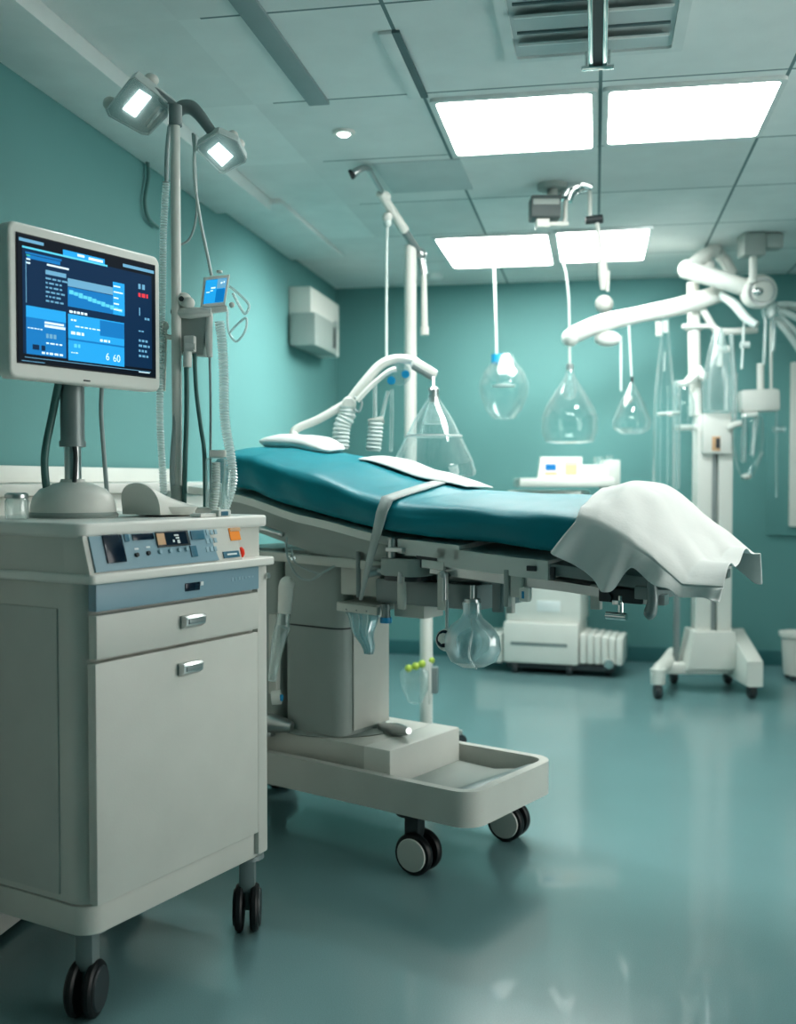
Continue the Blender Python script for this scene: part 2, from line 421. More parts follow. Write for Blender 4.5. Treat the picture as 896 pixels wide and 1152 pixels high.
t = thing('ceiling_track', (.0, 3.0, H), 0, 'short chrome rail with dark groove hanging under the air vent', 'ceiling rail')
MB().bb(f, (-.028, 2.3, H - .075), (-.014, 3.43, H - .04), .003).bb(f, (.014, 2.3, H - .075), (.028, 3.43, H - .04), .003).build('rail', M['chrome'], t)
MB().bb(f, (-.014, 2.3, H - .068), (.014, 3.43, H - .045)).build('groove', M['dark'], t)
MB().bb(f, (-.05, 3.40, H - .078), (.05, 3.43, H - .07), .003).cyl((.035, 3.41, H - .075), (.035, 3.41, H - .024), .004).cyl((-.035, 3.41, H - .075), (-.035, 3.41, H - .024), .004).build('end_bracket', M['chrome'], t)

t = thing('slot_diffuser', (-.62, 3.4, H), 0, 'narrow pale slot diffuser in the ceiling left of the air vent', 'slot diffuser')
MB().bb(f, (-.655, 3.2, H - .012), (-.612, 3.76, H - .001), .004).build('blade', M['ceilfix'], t)
MB().bb(f, (-.612, 3.2, H - .010), (-.588, 3.76, H - .002)).build('slot', M['ceildark'], t)

p = on_ceiling(387, 148)
t = thing('downlight', (p.x, p.y, H), 0, 'small round white downlight in the ceiling', 'downlight')
MB().lathe([(.028, -.012), (.042, -.012), (.046, -.001), (.028, -.001)], p).build('trim_ring', M['white'], t)
MB().lathe([(0, -.02), (.018, -.018), (.028, -.008), (0, -.004)], p).build('lens', M['spot'], t)

p = on_ceiling(489, 309)
t = thing('smoke_detector', (p.x, p.y, H), 0, 'small round white detector on the ceiling near the back wall', 'smoke detector')
MB().lathe([(0, -.035), (.035, -.033), (.055, -.018), (.06, -.001), (0, -.001)], p).build('housing', M['ceilfix'], t)

tag(MB().bb(f, (-.95, 4.52, H - .004), (-.57, 5.0, H - .0005)).build('ceiling_tile', M['patch']), 'darker grey replacement tile in the ceiling behind the downlight', 'ceiling tile')

# boom hanging from the ceiling over the back of the room
t = thing('ceiling_boom', P(622, 255, 4.9), 0, 'grey ceiling boom with square motor box and a small lamp ball on its drop arm', 'ceiling boom')
D = 4.9
mf = Frame(P(613, 235, D), YAW)
MB().box(mf, (0, 0, 0), (.135, .12, .10), .008).build('motor_box', M['motor'], t)
MB().box(mf, (0, -.061, .018), (.12, .004, .026), .002).build('box_window', M['grey'], t)
for i in range(5): pass
pc = P(622, 222, D)
MB().cyl((pc.x, pc.y, pc.z), (pc.x, pc.y, H - .02), .025).cyl((pc.x, pc.y, H - .025), (pc.x, pc.y, H - .001), .07).build('ceiling_mount', M['grey'], t)
MB().box(mf, (-.01, 0, -.066), (.06, .07, .05), .006).box(mf, (.06, 0, -.07), (.10, .03, .02), .004).build('lower_bracket', M['white'], t)
MB().tube([P(630, 254, D), P(636, 248, D), P(637, 228, D), P(643, 214, D), P(655, 209, D), P(663, 214, D), P(664, 232, D), P(664, 247, D)], .010).build('arm', M['white'], t)
MB().tube([P(637, 226, D), P(641, 213, D), P(653, 207, D), P(666, 211, D)], [.03, .042, .04, .022], 14).build('arm_cover', M['chrome'], t)
MB().cyl(P(659, 248, D), P(678, 246, D), .018, .02).build('joint', M['dark'], t)
MB().tube([P(672, 250, D), P(676, 275, D), P(679, 295, D)], [.010, .012, .016]).tube([P(678, 290, D), P(679, 310, D), P(679, 326, D)], [.02, .024, .012]).cyl(P(685, 305, D), P(684, 328, D), .008).build('drop_arm', M['white'], t)
lb = MB().ball(P(680, 342, D), .042).build('lamp_ball', M['white'], t)
MB().lathe([(0, -.046), (.018, -.044), (.024, -.036), (0, -.034)], P(680, 342, D), (-FW * .8 - UP * .6)).build('lens', M['lens'], lb)

# ------------------------------------------------------------------ left wall
p0 = on_left(322, 332); p1 = on_left(360, 400)
t = thing('soap_dispenser', (XL, (p0.y + p1.y) / 2, p1.z), 0, 'white wall dispenser with grey lower cover on the left wall', 'dispenser')
y0, y1 = p0.y + .05, p1.y - .02; z0, z1 = p1.z - .02, p0.z + .06
MB().bb(f, (XL, y0, z0), (XL + .14, y1, z1), .012).build('housing', M['white'], t)
MB().bb(f, (XL + .02, y0 - .03, z0 - .008), (XL + .175, y1 - .2, z0 + .19), .010).build('lower_cover', M['grey'], t)
MB().bb(f, (XL + .172, y1 - .31, z0 + .03), (XL + .178, y1 - .25, z0 + .16), .003).build('slot', M['dark'], t)
MB().bb(f, (XL + .139, y1 - .17, z0 + .17), (XL + .157, y1 - .11, z0 + .22), .004).build('latch', M['steel'], t)

t = thing('wall_counter', (XL + .14, 3.2, 0), 0, 'long low off-white counter unit along the left wall behind the cart', 'counter')
MB().bb(f, (XL + .002, 1.2, 0.02), (XL + .26, 4.30, 1.20), .006).build('body', M['white'], t)
MB().prism(f, [(XL + .002, 1.19), (XL + .285, 1.19), (XL + .285, 4.32), (XL + .002, 4.32)], 1.20, 1.235, .008).build('worktop', M['white'], t)
MB().bb(f, (XL + .015, 1.2, 1.235), (XL + .04, 4.31, 1.29), .008).build('upstand', M['white'], t)
for yy in (1.9, 2.5, 3.1, 3.7):
    MB().bb(f, (XL + .26, yy - .28, .08), (XL + .274, yy + .28, 1.15), .004).build('door', M['white'], t)

# thin cable on the left wall beside the lamp
tag(MB().tube([on_left(163, 160, .02), on_left(167, 195, .02), on_left(163, 225, .02), on_left(167, 245, .02), on_left(178, 256, .02)], .008).build('wall_cable', M['greentube']), 'thin dark cable hanging on the teal left wall under the big lamp head', 'cable')

# ------------------------------------------------------------------ back wall right edge
a = on_back(889, 408); b = on_back(896, 592)
t = thing('wall_panel', (a.x + .3, YB, b.z), 0, 'white framed panel on the back wall, cut by the right edge', 'wall panel')
MB().bb(f, (a.x - .14, YB - .02, b.z - .06), (a.x + .75, YB - .001, a.z + .12), .004).build('backing_board', M['wall'], t)
MB().ring(lambda x, y, z: Vector((x, z, y)), rrect(a.x, b.z, a.x + .6, a.z, .01, 2), rrect(a.x + .06, b.z + .06, a.x + .54, a.z - .06, .01, 2), YB - .05, YB - .02).build('frame', M['white'], t)
MB().bb(f, (a.x + .055, YB - .035, b.z + .055), (a.x + .545, YB - .021, a.z - .055)).build('glazing', M['patch'], t)

p = PL(895, 764, (0, 0, 0), UP)
t = thing('waste_bin', (p.x + .02, p.y, 0), 0, 'white plastic waste bin with a rim on the floor at the right edge', 'bin')
bf = Frame((p.x + .02, p.y, 0), YAW)
MB().lathe([(0, .03), (.085, .03), (.092, .05), (.105, .26), (.118, .27), (.12, .295), (.10, .297), (.085, .28), (0, .05)], bf(0, 0, 0), n=32).build('tub', M['white'], t)
for k in range(4):
    an = PI / 4 + k * PI / 2; q = bf(.075 * math.cos(an), .075 * math.sin(an), 0)
    MB().ball(q + UP * .018, .018).build('foot', M['dark'], t)
# ------------------------------------------------------------------ casters shared by cart, table and machines
def caster(parent, p, ztop, r, ang, wheel_m, face_m, fork_m, w=.022, gap=.034, name='caster', trail=.03):
    """twin wheel caster: p = floor point under the swivel stem, ang = rolling direction"""
    cf = Frame((p.x, p.y, 0), ang)
    b = MB().cyl(cf(0, 0, ztop - .012), cf(0, 0, ztop), .034, .03).cyl(cf(0, 0, 2 * r * .86), cf(0, 0, ztop - .01), .014)
    b.tube([cf(0, 0, 2 * r * .95), cf(-trail * .6, 0, 2 * r * .80), cf(-trail, 0, r)], [.016, .016, .012], 10)
    b.cyl(cf(-trail, -gap, r), cf(-trail, gap, r), .009).cyl(cf(0, 0, ztop - .02), cf(0, 0, ztop - .008), .046, .044)
    b.box(cf, (-trail * .5, 0, (2 * r + ztop) / 2 - .012), (.055, max(.045, gap * 1.7), max(.02, ztop - 2 * r + .02)), .012)
    fk = b.build(name, fork_m, parent)
    for s in (-1, 1):
        y = s * gap
        wb = MB().lathe([(0, -w / 2), (r * .72, -w / 2), (r * .93, -w * .42), (r, -w * .2), (r, w * .2), (r * .93, w * .42), (r * .72, w / 2), (0, w / 2)], cf(-trail, y, r), cf(0, 1, 0) - cf(0, 0, 0), 32)
        wb.build('wheel', wheel_m, fk)
        MB().lathe([(0, -.004), (r * .76, -.003), (r * .80, 0), (r * .76, .004), (0, .006)], cf(-trail, y + s * w / 2, r), s * (cf(0, 1, 0) - cf(0, 0, 0)), 32).build('hub_cap', face_m, fk)
    return fk

# ------------------------------------------------------------------ the anaesthesia cart in the foreground
CA = math.radians(70)
CF = Frame((-1.116, 2.198, 0), CA)                 # x along its front, y into its depth
cart = thing('anaesthesia_cart', CF(.32, .3, 0), CA, 'large off-white wheeled medical cart with pale blue control console at left front', 'medical cart')
W = .645
MB().prism(CF, rrect(0, 0, W, .62, .05, 8), .285, 1.022).build('body', M['cart'], cart)
MB().prism(CF, rrect(-.003, -.003, W + .003, .623, .052, 8), .215, .282, .004).build('plinth', M['cart'], cart)
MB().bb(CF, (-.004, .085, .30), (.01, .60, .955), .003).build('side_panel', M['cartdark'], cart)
# upper housing behind the console
MB().prism(CF, rrect(-.012, .0, W - .004, .62, .02, 6), 1.022, 1.118).build('upper_housing', M['cart'], cart)
# worktop
MB().prism(CF, rrect(-.022, -.012, W + .018, .64, .03, 6), 1.118, 1.150, .009, 3).build('worktop', M['white'], cart)
# console: sloped face, side cheeks, lip
ZB, ZT, VB, VT = 1.040, 1.122, -.034, -.010
con = MB().prism(CF, [(VB, ZB - .005), (.05, ZB - .005), (.05, ZT), (VT, ZT)], -.015, .515, .004, 2, place=lambda x, y, z: (z, x, y)).build('console', M['cart'], cart)
MB().prism(CF, rrect(-.022, -.048, W - .006, .62, .012, 4), 1.016, 1.038, .006, 3).build('console_lip', M['white'], cart)
FS = (Vector((0, VT, ZT)) - Vector((0, VB, ZB))); FSL = FS.length; FSn = FS.normalized()
SLN = Vector((1, 0, 0)).cross(FSn)                 # outward-facing normal is -y-ish
if SLN.y > 0: SLN = -SLN
def cface(s, h, off): q = Vector((s, VB, ZB)) + FSn * h + SLN * off; return CF(*q)
def cplane(x, y):                                  # photo point -> (s, h) on the console face
    n = CF(*(SLN)) - CF(0, 0, 0); q = CF.loc(PL(x, y, cface(0, 0, 0), n)); return q.x, (q - Vector((0, VB, ZB))).dot(FSn)
def on_console(x0, y0, x1, y1, m, name, parent=None, th=.003, bev=.001, off=0):
    s0, ha = cplane(x0, (y0 + y1) / 2); s1, hb = cplane(x1, (y0 + y1) / 2)
    xm = (x0 + x1) / 2; _, h1 = cplane(xm, y0); _, h0 = cplane(xm, y1)
    h0 = max(h0, .002); h1 = min(h1, FSL - .002)
    return MB().bb(lambda x, y, z: cface(x, y, z), (s0, h0, off), (s1, h1, off + th), bev).build(name, m, parent or cart)
blue = MB().prism(lambda x, y, z: cface(x, y, z), [(.0, .001), (.418, .001), (.398, FSL - .002), (.0, FSL - .002)], 0, .004, .0015).build('control_panel', M['blue'], cart)
on_console(115.5, 598, 137, 634, M['navy'], 'display', blue, .004, .001, .004)
on_console(138, 601, 143, 610, M['tealkey'], 'key', blue, .003, .001, .004)
on_console(147, 601, 171, 608, M['navy'], 'readout', blue, .003, .001, .004)
vs = on_console(174, 597.5, 211, 615.5, M['dark'], 'video_screen', blue, .003, .001, .004)
on_console(181, 599.5, 208, 613.5, M['navy'], 'glass', blue, .001, 0, .007)
on_console(174, 601, 183, 614, M['tan'], 'tan_label', blue, .002, .0005, .0072)
for q in ((193, 602, 198, 604), (195, 605, 199, 607), (192, 608, 194, 611), (197, 608, 200, 612)): on_console(*q, M['mark'], 'indicator', blue, .0006, 0, .008)
on_console(213, 597.5, 228, 607.5, M['tealkey'], 'readout', blue, .003, .001, .004)
on_console(213, 614.5, 220, 627, M['tealkey'], 'readout', blue, .003, .001, .004)
for x, y in ((152, 622), (165, 620), (178, 618.5), (189.5, 617.5), (199.5, 616.5), (208, 615.5)):
    s, h = cplane(x, y + 3)
    q = cface(s, h, .004); q2 = cface(s, h, .010)
    MB().cyl(q, q2, .0055, .005, 14).build('knob', M['dark'] if x < 170 else M['bluekey'], blue)
    on_console(x - 2, y - 5, x + 2.4, y - 3, M['mark'], 'print', blue, .0006, 0, .004)
for i in range(3):
    for j in range(3):
        x = 232 + i * 4.4; y = 597 + j * 9.5 - i * .5
        on_console(x - 1.6, y, x + 1.6, y + 5.5, M['bluekey'], 'key', blue, .002, .0008, .004)
on_console(258, 594, 269.5, 608, M['orange'], 'orange_label', None, .002, .0006, 0)
on_console(258, 594, 269.5, 598, M['tan'], 'tan_label', None, .0015, .0004, .002)
on_console(251, 620, 269, 627.5, M['tealkey'], 'teal_label', None, .002, .0006, 0)
on_console(255, 622.5, 266, 624.5, M['mark'], 'print', None, .001, 0, .002)
s, h = cplane(273.5, 624.5)
rb = MB().lathe([(0, 0), (.013, 0), (.014, .006), (.010, .010), (0, .011)], CF(.520, -.02, 1.055), CF(1, -.6, .1) - CF(0, 0, 0)).build('red_button', M['red'], cart)
MB().lathe([(0, .010), (.005, .011), (.004, .013), (0, .0135)], CF(.520, -.02, 1.055), CF(1, -.6, .1) - CF(0, 0, 0)).build('button_centre', M['mark'], rb)
MB().bb(CF, (.515, -.012, 1.068), (.523, -.002, 1.094), .003).build('side_switch', M['navy'], cart)
# small white box with a display at the console's right end, on the worktop
MB().bb(CF, (.395, .005, 1.150), (.50, .04, 1.160), .004).build('worktop_step', M['white'], cart)
sb = MB().bb(CF, (.455, -.005, 1.150), (.505, .025, 1.168), .005).build('small_unit', M['white'], cart)
MB().bb(CF, (.463, -.007, 1.153), (.490, -.004, 1.164), .001).build('display', M['tealkey'], sb)

# front: blue drawer panel, drawer, door
y0, y1 = -.026, .0
def front(s0, s1, z0, z1, m, name, parent=None, d=0.0, bev=.004):
    return MB().bb(CF, (s0, y0 - d, z0), (s1, y1, z1), bev).build(name, m, parent or cart)
bp = front(.010, .594, .952, 1.014, M['blue'], 'blue_panel')
MB().bb(CF, (.300, y0 - .003, .972), (.352, y0 + .001, .992), .001).build('readout', M['navy'], bp)
MB().bb(CF, (.355, y0 - .003, .982), (.366, y0 + .001, .992), .001).build('indicator', M['mark'], bp)
for i, wd in enumerate((.010, .006, .012, .007, .009, .013, .012)):
    xx = .478 + i * .0135
    MB().bb(CF, (xx, y0 - .0012, .982 + .002 * i / 3), (xx + wd * .8, y0 + .001, .987 + (.005 if i < 4 else .003))).build('brand_mark', M['bluekey'], bp)
dr = front(.010, .592, .845, .944, M['cart'], 'drawer')
do = front(.006, .588, .292, .837, M['cart'], 'door')
def cup_handle(zc, sc, par):
    MB().prism(CF, [(y0, -.016), (y0 - .006, -.018), (y0 - .020, -.010), (y0 - .022, .008), (y0 - .016, .014), (y0, .014)], sc - .036, sc + .036, .003, 2, place=lambda x, y, z: (z, x, zc + y)).build('handle', M['steel'], par)
    MB().bb(CF, (sc - .028, y0 - .0235, zc - .006), (sc + .028, y0 - .020, zc + .006), .001).build('handle_inset', M['midgrey'], par)
cup_handle(.900, .318, dr); cup_handle(.785, .308, do)
# narrow upright edge strip at the right end of the front
MB().bb(CF, (.598, -.018, .225), (.640, .01, 1.016), .008).build('edge_post', M['cart'], cart)
MB().cyl(CF(.632, -.022, .985), CF(.632, -.03, .985), .008).build('screw', M['steel'], cart)
for s, v, a in ((.075, .075, 96), (.635, .05, 104), (.07, .53, 150), (.60, .53, 200)):
    caster(cart, CF(s, v, 0), .216, .064, math.radians(a), M['black'], M['dark'], M['midgrey'], .024, .021, trail=.02)

# ------------------------------------------------------------------ monitor standing on the cart
MV = .20
mon = thing('monitor', CF(.246, .30, 1.150), CA, 'wide pale grey monitor with a dark blue data screen on the cart', 'monitor')
X0, X1, Z0, Z1 = -.030, .462, 1.480, 1.838
def mface(x, y, z): return CF(X0 + x * (X1 - X0), MV - z, Z0 + y * (Z1 - Z0))   # unit coordinates over the monitor front
hs = MB().prism(CF, rrect(X0, Z0, X1, Z1, .022, 6), MV, MV + .045, .008, 3, place=lambda x, y, z: (x, z, y)).build('housing', M['white'], mon)
MB().prism(CF, rrect(X0 + .03, Z0 + .02, X1 - .04, Z1 - .06, .05, 6), MV + .04, MV + .085, .02, 3, place=lambda x, y, z: (x, z, y)).build('rear_shell', M['grey'], mon)
sx0, sx1, sy0, sy1 = .045, .955, .105, .925
MB().prism(lambda x, y, z: mface(x, y, z), [(sx0 - .006, sy0 - .008), (sx1 + .006, sy0 - .008), (sx1 + .006, sy1 + .008), (sx0 - .006, sy1 + .008)], .0005, .0015).build('screen_bezel', M['black'], mon)
scr = MB().prism(lambda x, y, z: mface(x, y, z), [(sx0, sy0), (sx1, sy0), (sx1, sy1), (sx0, sy1)], .0015, .003).build('screen', M['s_dark'], mon)
def S(x0, y0, x1, y1, m, name='screen_graphic', off=.0032, slant=0):
    """rectangle in screen units 0..1 (y from the top)"""
    g = lambda x, y, z: mface(sx0 + x * (sx1 - sx0), sy1 - y * (sy1 - sy0), z)
    return MB().prism(g, [(x0, y0), (x1, y0), (x1, y1), (x0, y1)], off, off + .0004).build(name, m, scr)
S(.03, .10, .97, .93, M['s_navy'], 'window', .0031)
S(.03, .09, .62, .105, M['s_cyan'], off=.0034)
S(.05, .13, .29, .145, M['s_blue']); S(.06, .15, .28, .18, M['s_blue'])
S(.01, .03, .17, .055, M['s_mute'], 'title_bar'); S(.30, .045, .60, .09, M['s_lite'], 'title_bar')
S(.40, .055, .45, .075, M['s_white'], off=.0037); S(.48, .06, .585, .082, M['s_white'], off=.0037)
S(.74, .045, .99, .072, M['s_mute'], 'title_bar')
S(.05, .55, .315, .93, M['s_blue'], 'data_pane', .0033); S(.05, .55, .315, .64, M['s_lite'], off=.0034)
S(.33, .56, .745, .94, M['s_lite'], 'data_pane', .0033); S(.56, .57, .744, .70, M['s_blue'], off=.0034)
S(.33, .76, .744, .775, M['s_blue'], off=.0034)
S(.33, .27, .745, .335, M['s_mute'], 'waveform_pane', .0033); S(.33, .34, .745, .50, M['s_blue'], 'waveform_pane', .0033)
for i in range(12):
    x = .34 + i * .033; hh = .008 + .012 * random.random()
    S(x, .375 + .007 * i - hh, x + .03, .385 + .007 * i + hh, M['s_cyan'], 'waveform', .0035)
S(.66, .22, .75, .50, M['s_lite'], 'data_pane', .0034)
for k in range(5): S(.665, .25 + .05 * k, .665 + .03 + .05 * random.random(), .262 + .05 * k, M['s_white'], 'text_line', .0037)
S(.19, .19, .34, .205, M['s_white'], 'text_line'); S(.18, .24, .32, .275, M['s_mute'], 'text_line')
for k in range(6):
    x = .18
    for j in range(4):
        w = .012 + .025 * random.random(); S(x, .30 + .036 * k, x + w, .314 + .036 * k, M['s_mute'], 'text_line', .0036); x += w + .009
for k in range(3): S(.055, .15 + .03 * k, .08, .162 + .03 * k, M['s_green'] if k < 1 else M['s_white'], 'text_line', .0036)
S(.05, .2, .054, .53, M['s_mute'], 'scroll_bar', .0036)
S(.17, .655, .30, .672, M['s_white'], 'text_line', .0037); S(.17, .68, .31, .70, M['s_white'], 'text_line', .0037)
def words(x, y, n, wmax, h, m):
    for j in range(n):
        w = wmax * (.4 + .6 * random.random()); S(x, y, x + w, y + h, m, 'text_line', .0037); x += w + wmax * .3
words(.06, .72, 5, .02, .008, M['s_white']); words(.18, .75, 3, .022, .035, M['s_mute'])
words(.18, .82, 4, .03, .012, M['s_white']); words(.09, .85, 2, .05, .04, M['s_navy']); words(.15, .90, 5, .03, .016, M['s_white'])
words(.34, .53, 5, .025, .02, M['s_white']); words(.35, .60, 2, .02, .014, M['s_white']); words(.38, .65, 6, .03, .01, M['s_white'])
words(.35, .70, 3, .03, .025, M['s_white']); words(.56, .73, 3, .03, .02, M['s_white']); words(.37, .80, 2, .03, .03, M['s_cyan']); words(.35, .87, 3, .02, .008, M['s_white'])
words(.86, .19, 2, .04, .045, M['s_mute']); words(.86, .27, 3, .03, .035, M['s_red'])
words(.865, .40, 1, .012, .07, M['s_mute']); words(.91, .48, 2, .02, .02, M['s_mute']); words(.86, .60, 2, .02, .012, M['s_mute'])
for k in range(4): words(.86, .68 + .045 * k, 3, .03, .02, M['s_mute'])
S(.04, .955, .96, .96, M['s_mute'], 'text_line'); S(.02, .985, .17, .99, M['s_mute'], 'text_line'); S(.86, .965, .95, .972, M['s_white'], 'text_line')
def digits(txt, x, y, size, m):
    cu = bpy.data.curves.new('digits', 'FONT'); cu.body = txt; cu.size = size
    tmp = bpy.data.objects.new('digits_curve', cu); COL.objects.link(tmp)
    me = bpy.data.meshes.new_from_object(tmp.evaluated_get(bpy.context.evaluated_depsgraph_get())); bpy.data.objects.remove(tmp)
    me.materials.clear(); me.materials.append(m); o = bpy.data.objects.new('readout_digits', me)
    q = mface(sx0 + x * (sx1 - sx0), sy1 - y * (sy1 - sy0), .0042)
    mw = Matrix.Translation(q) @ Matrix.Rotation(CA, 4, 'Z') @ Matrix.Rotation(PI / 2, 4, 'X')
    o.parent = scr; o.matrix_basis = INV[scr.name] @ mw; COL.objects.link(o)
digits('6', .60, .90, .026, M['s_white']); digits('60', .655, .905, .026, M['s_white'])
MB().bb(CF, (.19, MV - .002, 1.4885), (.212, MV + .004, 1.492), .001).build('power_key', M['dark'], mon)
# stand
MB().bb(CF, (.16, MV + .05, 1.52), (.33, MV + .10, 1.75), .01).build('mount', M['midgrey'], mon)
pc = CF(.246, .30, 0)
MB().cyl(pc + UP * 1.345, pc + UP * 1.56, .030).cyl(pc + UP * 1.330, pc + UP * 1.345, .033).build('pole_sleeve', M['midgrey'], mon)
MB().cyl(pc + UP * 1.20, pc + UP * 1.345, .021).build('pole', M['steel'], mon)
MB().tube([CF(.23, .28, 1.21), CF(.232, .275, 1.30), CF(.236, .285, 1.34)], .006).build('pole_cable', M['dark'], mon)
MB().tube([CF(.20, .34, 1.19), CF(.19, .34, 1.3), CF(.21, .33, 1.42), CF(.205, .3, 1.50)], .010).build('cable', M['greentube'], mon)
MB().tube([CF(.345, .28, 1.19), CF(.335, .28, 1.3), CF(.325, .28, 1.42), CF(.32, .27, 1.50)], .006).build('cable', M['greytube'], mon)
base = MB().lathe([(0, .001), (.106, .001), (.110, .012), (.109, .03), (.102, .052), (.085, .072), (.055, .084), (.034, .090), (.03, .098), (0, .098)], CF(.246, .30, 1.150), n=40, sx=1.0, sy=.85).build('base', M['white'], mon)
MB().lathe([(0, .0005), (.114, .0005), (.116, .008), (.11, .014), (0, .014)], CF(.246, .30, 1.150), n=40, sx=1.0, sy=.85).build('base_plate', M['grey'], mon)

# white moulded dish standing right of the monitor base
dish = thing('moulded_dish', CF(.43, .17, 1.150), CA, 'white moulded dish with a raised scoop beside the monitor base', 'dish')
MB().lathe([(0, .004), (.05, .001), (.075, .004), (.085, .018), (.09, .026), (.084, .027), (.07, .018), (0, .016)], CF(.435, .165, 1.150), n=36, sx=1.0, sy=.85).build('dish_bowl', M['white'], dish)
def scoop(u, v):
    x = .355 + .185 * u; th = PI * v
    hgt = .020 + .068 * (1 - u) ** 1.15 * (1 - .25 * math.sin(PI * u)); wd = .062 * (1 - u ** 2.2) ** .5 + .004
    if u < .04: hgt *= .93
    return CF(x - .02 * math.sin(th) * (1 - u) ** 2, .17 - wd * math.cos(th) * (1 + .1 * math.sin(th)), 1.156 + hgt * max(0, math.sin(th)) ** .65)
sc_ = MB().grid(scoop, 24, 20); sc_.bm.verts.ensure_lookup_table(); sc_.bm.faces.new([sc_.bm.verts[j] for j in range(21)][::-1])
sc_.build('scoop_shell', M['white'], dish, sharp=50)

# small clear jar at the left end of the worktop
jar = thing('glass_jar', CF(.095, .28, 1.150), CA, 'small clear jar with a metal lid at the left end of the cart top', 'jar')
q = CF(.085, .32, 1.1505)
MB().lathe([(0, 0), (.026, 0), (.028, .006), (.028, .045), (.024, .052)], q, n=28).build('jar_body', M['bag'], jar)
MB().lathe([(.024, .050), (.028, .052), (.028, .060), (.022, .064), (0, .064)], q, n=28).build('jar_lid', M['steel'], jar)
# ------------------------------------------------------------------ examination lamp on a pole at the back of the cart
LP = CF(.547, .22, 0); LD = (LP - CAM).dot(FW)
lamp = thing('examination_lamp', (LP.x, LP.y, 1.150), CA, 'tall pole lamp with two angled glowing heads rising from the cart', 'lamp')
zt = P(197, 137, LD).z
MB().cyl((LP.x, LP.y, 1.151), (LP.x, LP.y, zt), .0135).build('pole', M['white'], lamp)
MB().cyl((LP.x, LP.y, 1.151), (LP.x, LP.y, 1.175), .027, .025).cyl((LP.x, LP.y, 1.175), (LP.x, LP.y, 1.23), .019).build('pole_foot', M['grey'], lamp)
MB().cyl((LP.x, LP.y, zt - .035), (LP.x, LP.y, zt + .02), .019).tube([(LP.x, LP.y, zt), P(198, 127, LD), P(205, 121, LD), P(215, 121, LD), P(224, 129, LD), P(233, 141, LD), P(241, 152, LD)], [.019, .019, .02, .02, .017, .015, .014]).build('arm', M['midgrey'], lamp)
MB().tube([P(200, 126, LD), P(196, 121, LD), P(176, 106, LD), P(160, 94, LD)], [.014, .015, .016, .015], smooth=False).build('arm', M['midgrey'], lamp)
def head(px, centre, d, n, th, leds, parent):
    n = Vector(n).normalized(); o = P(centre[0], centre[1], d)
    x = (PL(px[1][0], px[1][1], o, n) - PL(px[0][0], px[0][1], o, n)).normalized(); y = n.cross(x)
    fn = lambda a, b, c: o + x * a + y * b + n * c
    def pp(p): q = PL(p[0], p[1], o, n) - o; return (q.dot(x), q.dot(y))
    poly = [pp(p) for p in px]
    h = MB().prism(fn, poly, -th, -.002, .010, 3).build('lamp_head', M['shell'], parent)
    cx = sum(p[0] for p in poly) / len(poly); cy = sum(p[1] for p in poly) / len(poly)
    sm = [((p[0] - cx) * .97 + cx, (p[1] - cy) * .97 + cy) for p in poly]
    MB().prism(fn, sm, .0, .012, .006, 2).build('lens', M['lens'], h)
    c = [pp(p) for p in leds]
    led = MB()
    for i in range(4):
        for j in range(3):
            def q(u, v): 
                a = [c[0][k] * (1 - u) * (1 - v) + c[1][k] * u * (1 - v) + c[2][k] * u * v + c[3][k] * (1 - u) * v for k in (0, 1)]
                return a
            led.prism(fn, [q((i + .06) / 4, (j + .06) / 3), q((i + .94) / 4, (j + .06) / 3), q((i + .94) / 4, (j + .94) / 3), q((i + .06) / 4, (j + .94) / 3)], -.004, -.0005)
    led.build('led_array', M['led'], h)
    MB().ring(lambda a, b, e: fn(a, b, e), [((p[0] - cx) * 1.0 + cx, (p[1] - cy) * 1.0 + cy) for p in poly], [((p[0] - cx) * .93 + cx, (p[1] - cy) * .93 + cy) for p in poly], -.004, .005).build('rim', M['shell'], h)
    return h, fn, n, o, pp
hn1 = -FW * .80 - UP * .60 - RT * .05
h1, fn1, n1, o1, pp1 = head([(146, 88), (152, 85), (193, 117), (196, 124), (168, 152), (160, 151), (122, 130), (119, 123)], (158, 119), LD, hn1, .05, [(157, 100), (171, 109), (152, 133), (137, 123)], lamp)
MB().prism(fn1, [pp1(p) for p in ((178, 119), (187, 125), (170, 146), (161, 140))], -.002, .0, .001).build('highlight_patch', M['white'], h1)  # white patch painting the highlight stripe on the lamp glass
MB().prism(fn1, [pp1(p) for p in ((180, 121), (184, 123), (167, 144), (164, 142))], -.0005, .001, .0004).build('highlight_strip', M['chrome'], h1)  # chrome strip inside the painted highlight
MB().ball(P(170, 90, LD + .03), .022, (1, 1, .8)).ball(P(124, 117, LD + .03), .020).build('side_knob', M['white'], h1)
hn2 = -FW * .78 - UP * .62 + RT * .1
h2, fn2, n2, o2, pp2 = head([(240, 150), (246, 148), (268, 158), (278, 178), (277, 182), (252, 195), (247, 194), (221, 168), (222, 163)], (249, 171), LD, hn2, .045, [(246, 160), (263, 176), (250, 188), (233, 171)], lamp)
MB().ball(P(262, 153, LD + .03), .016).ball(P(270, 162, LD + .03), .014).build('side_knob', M['white'], h2)
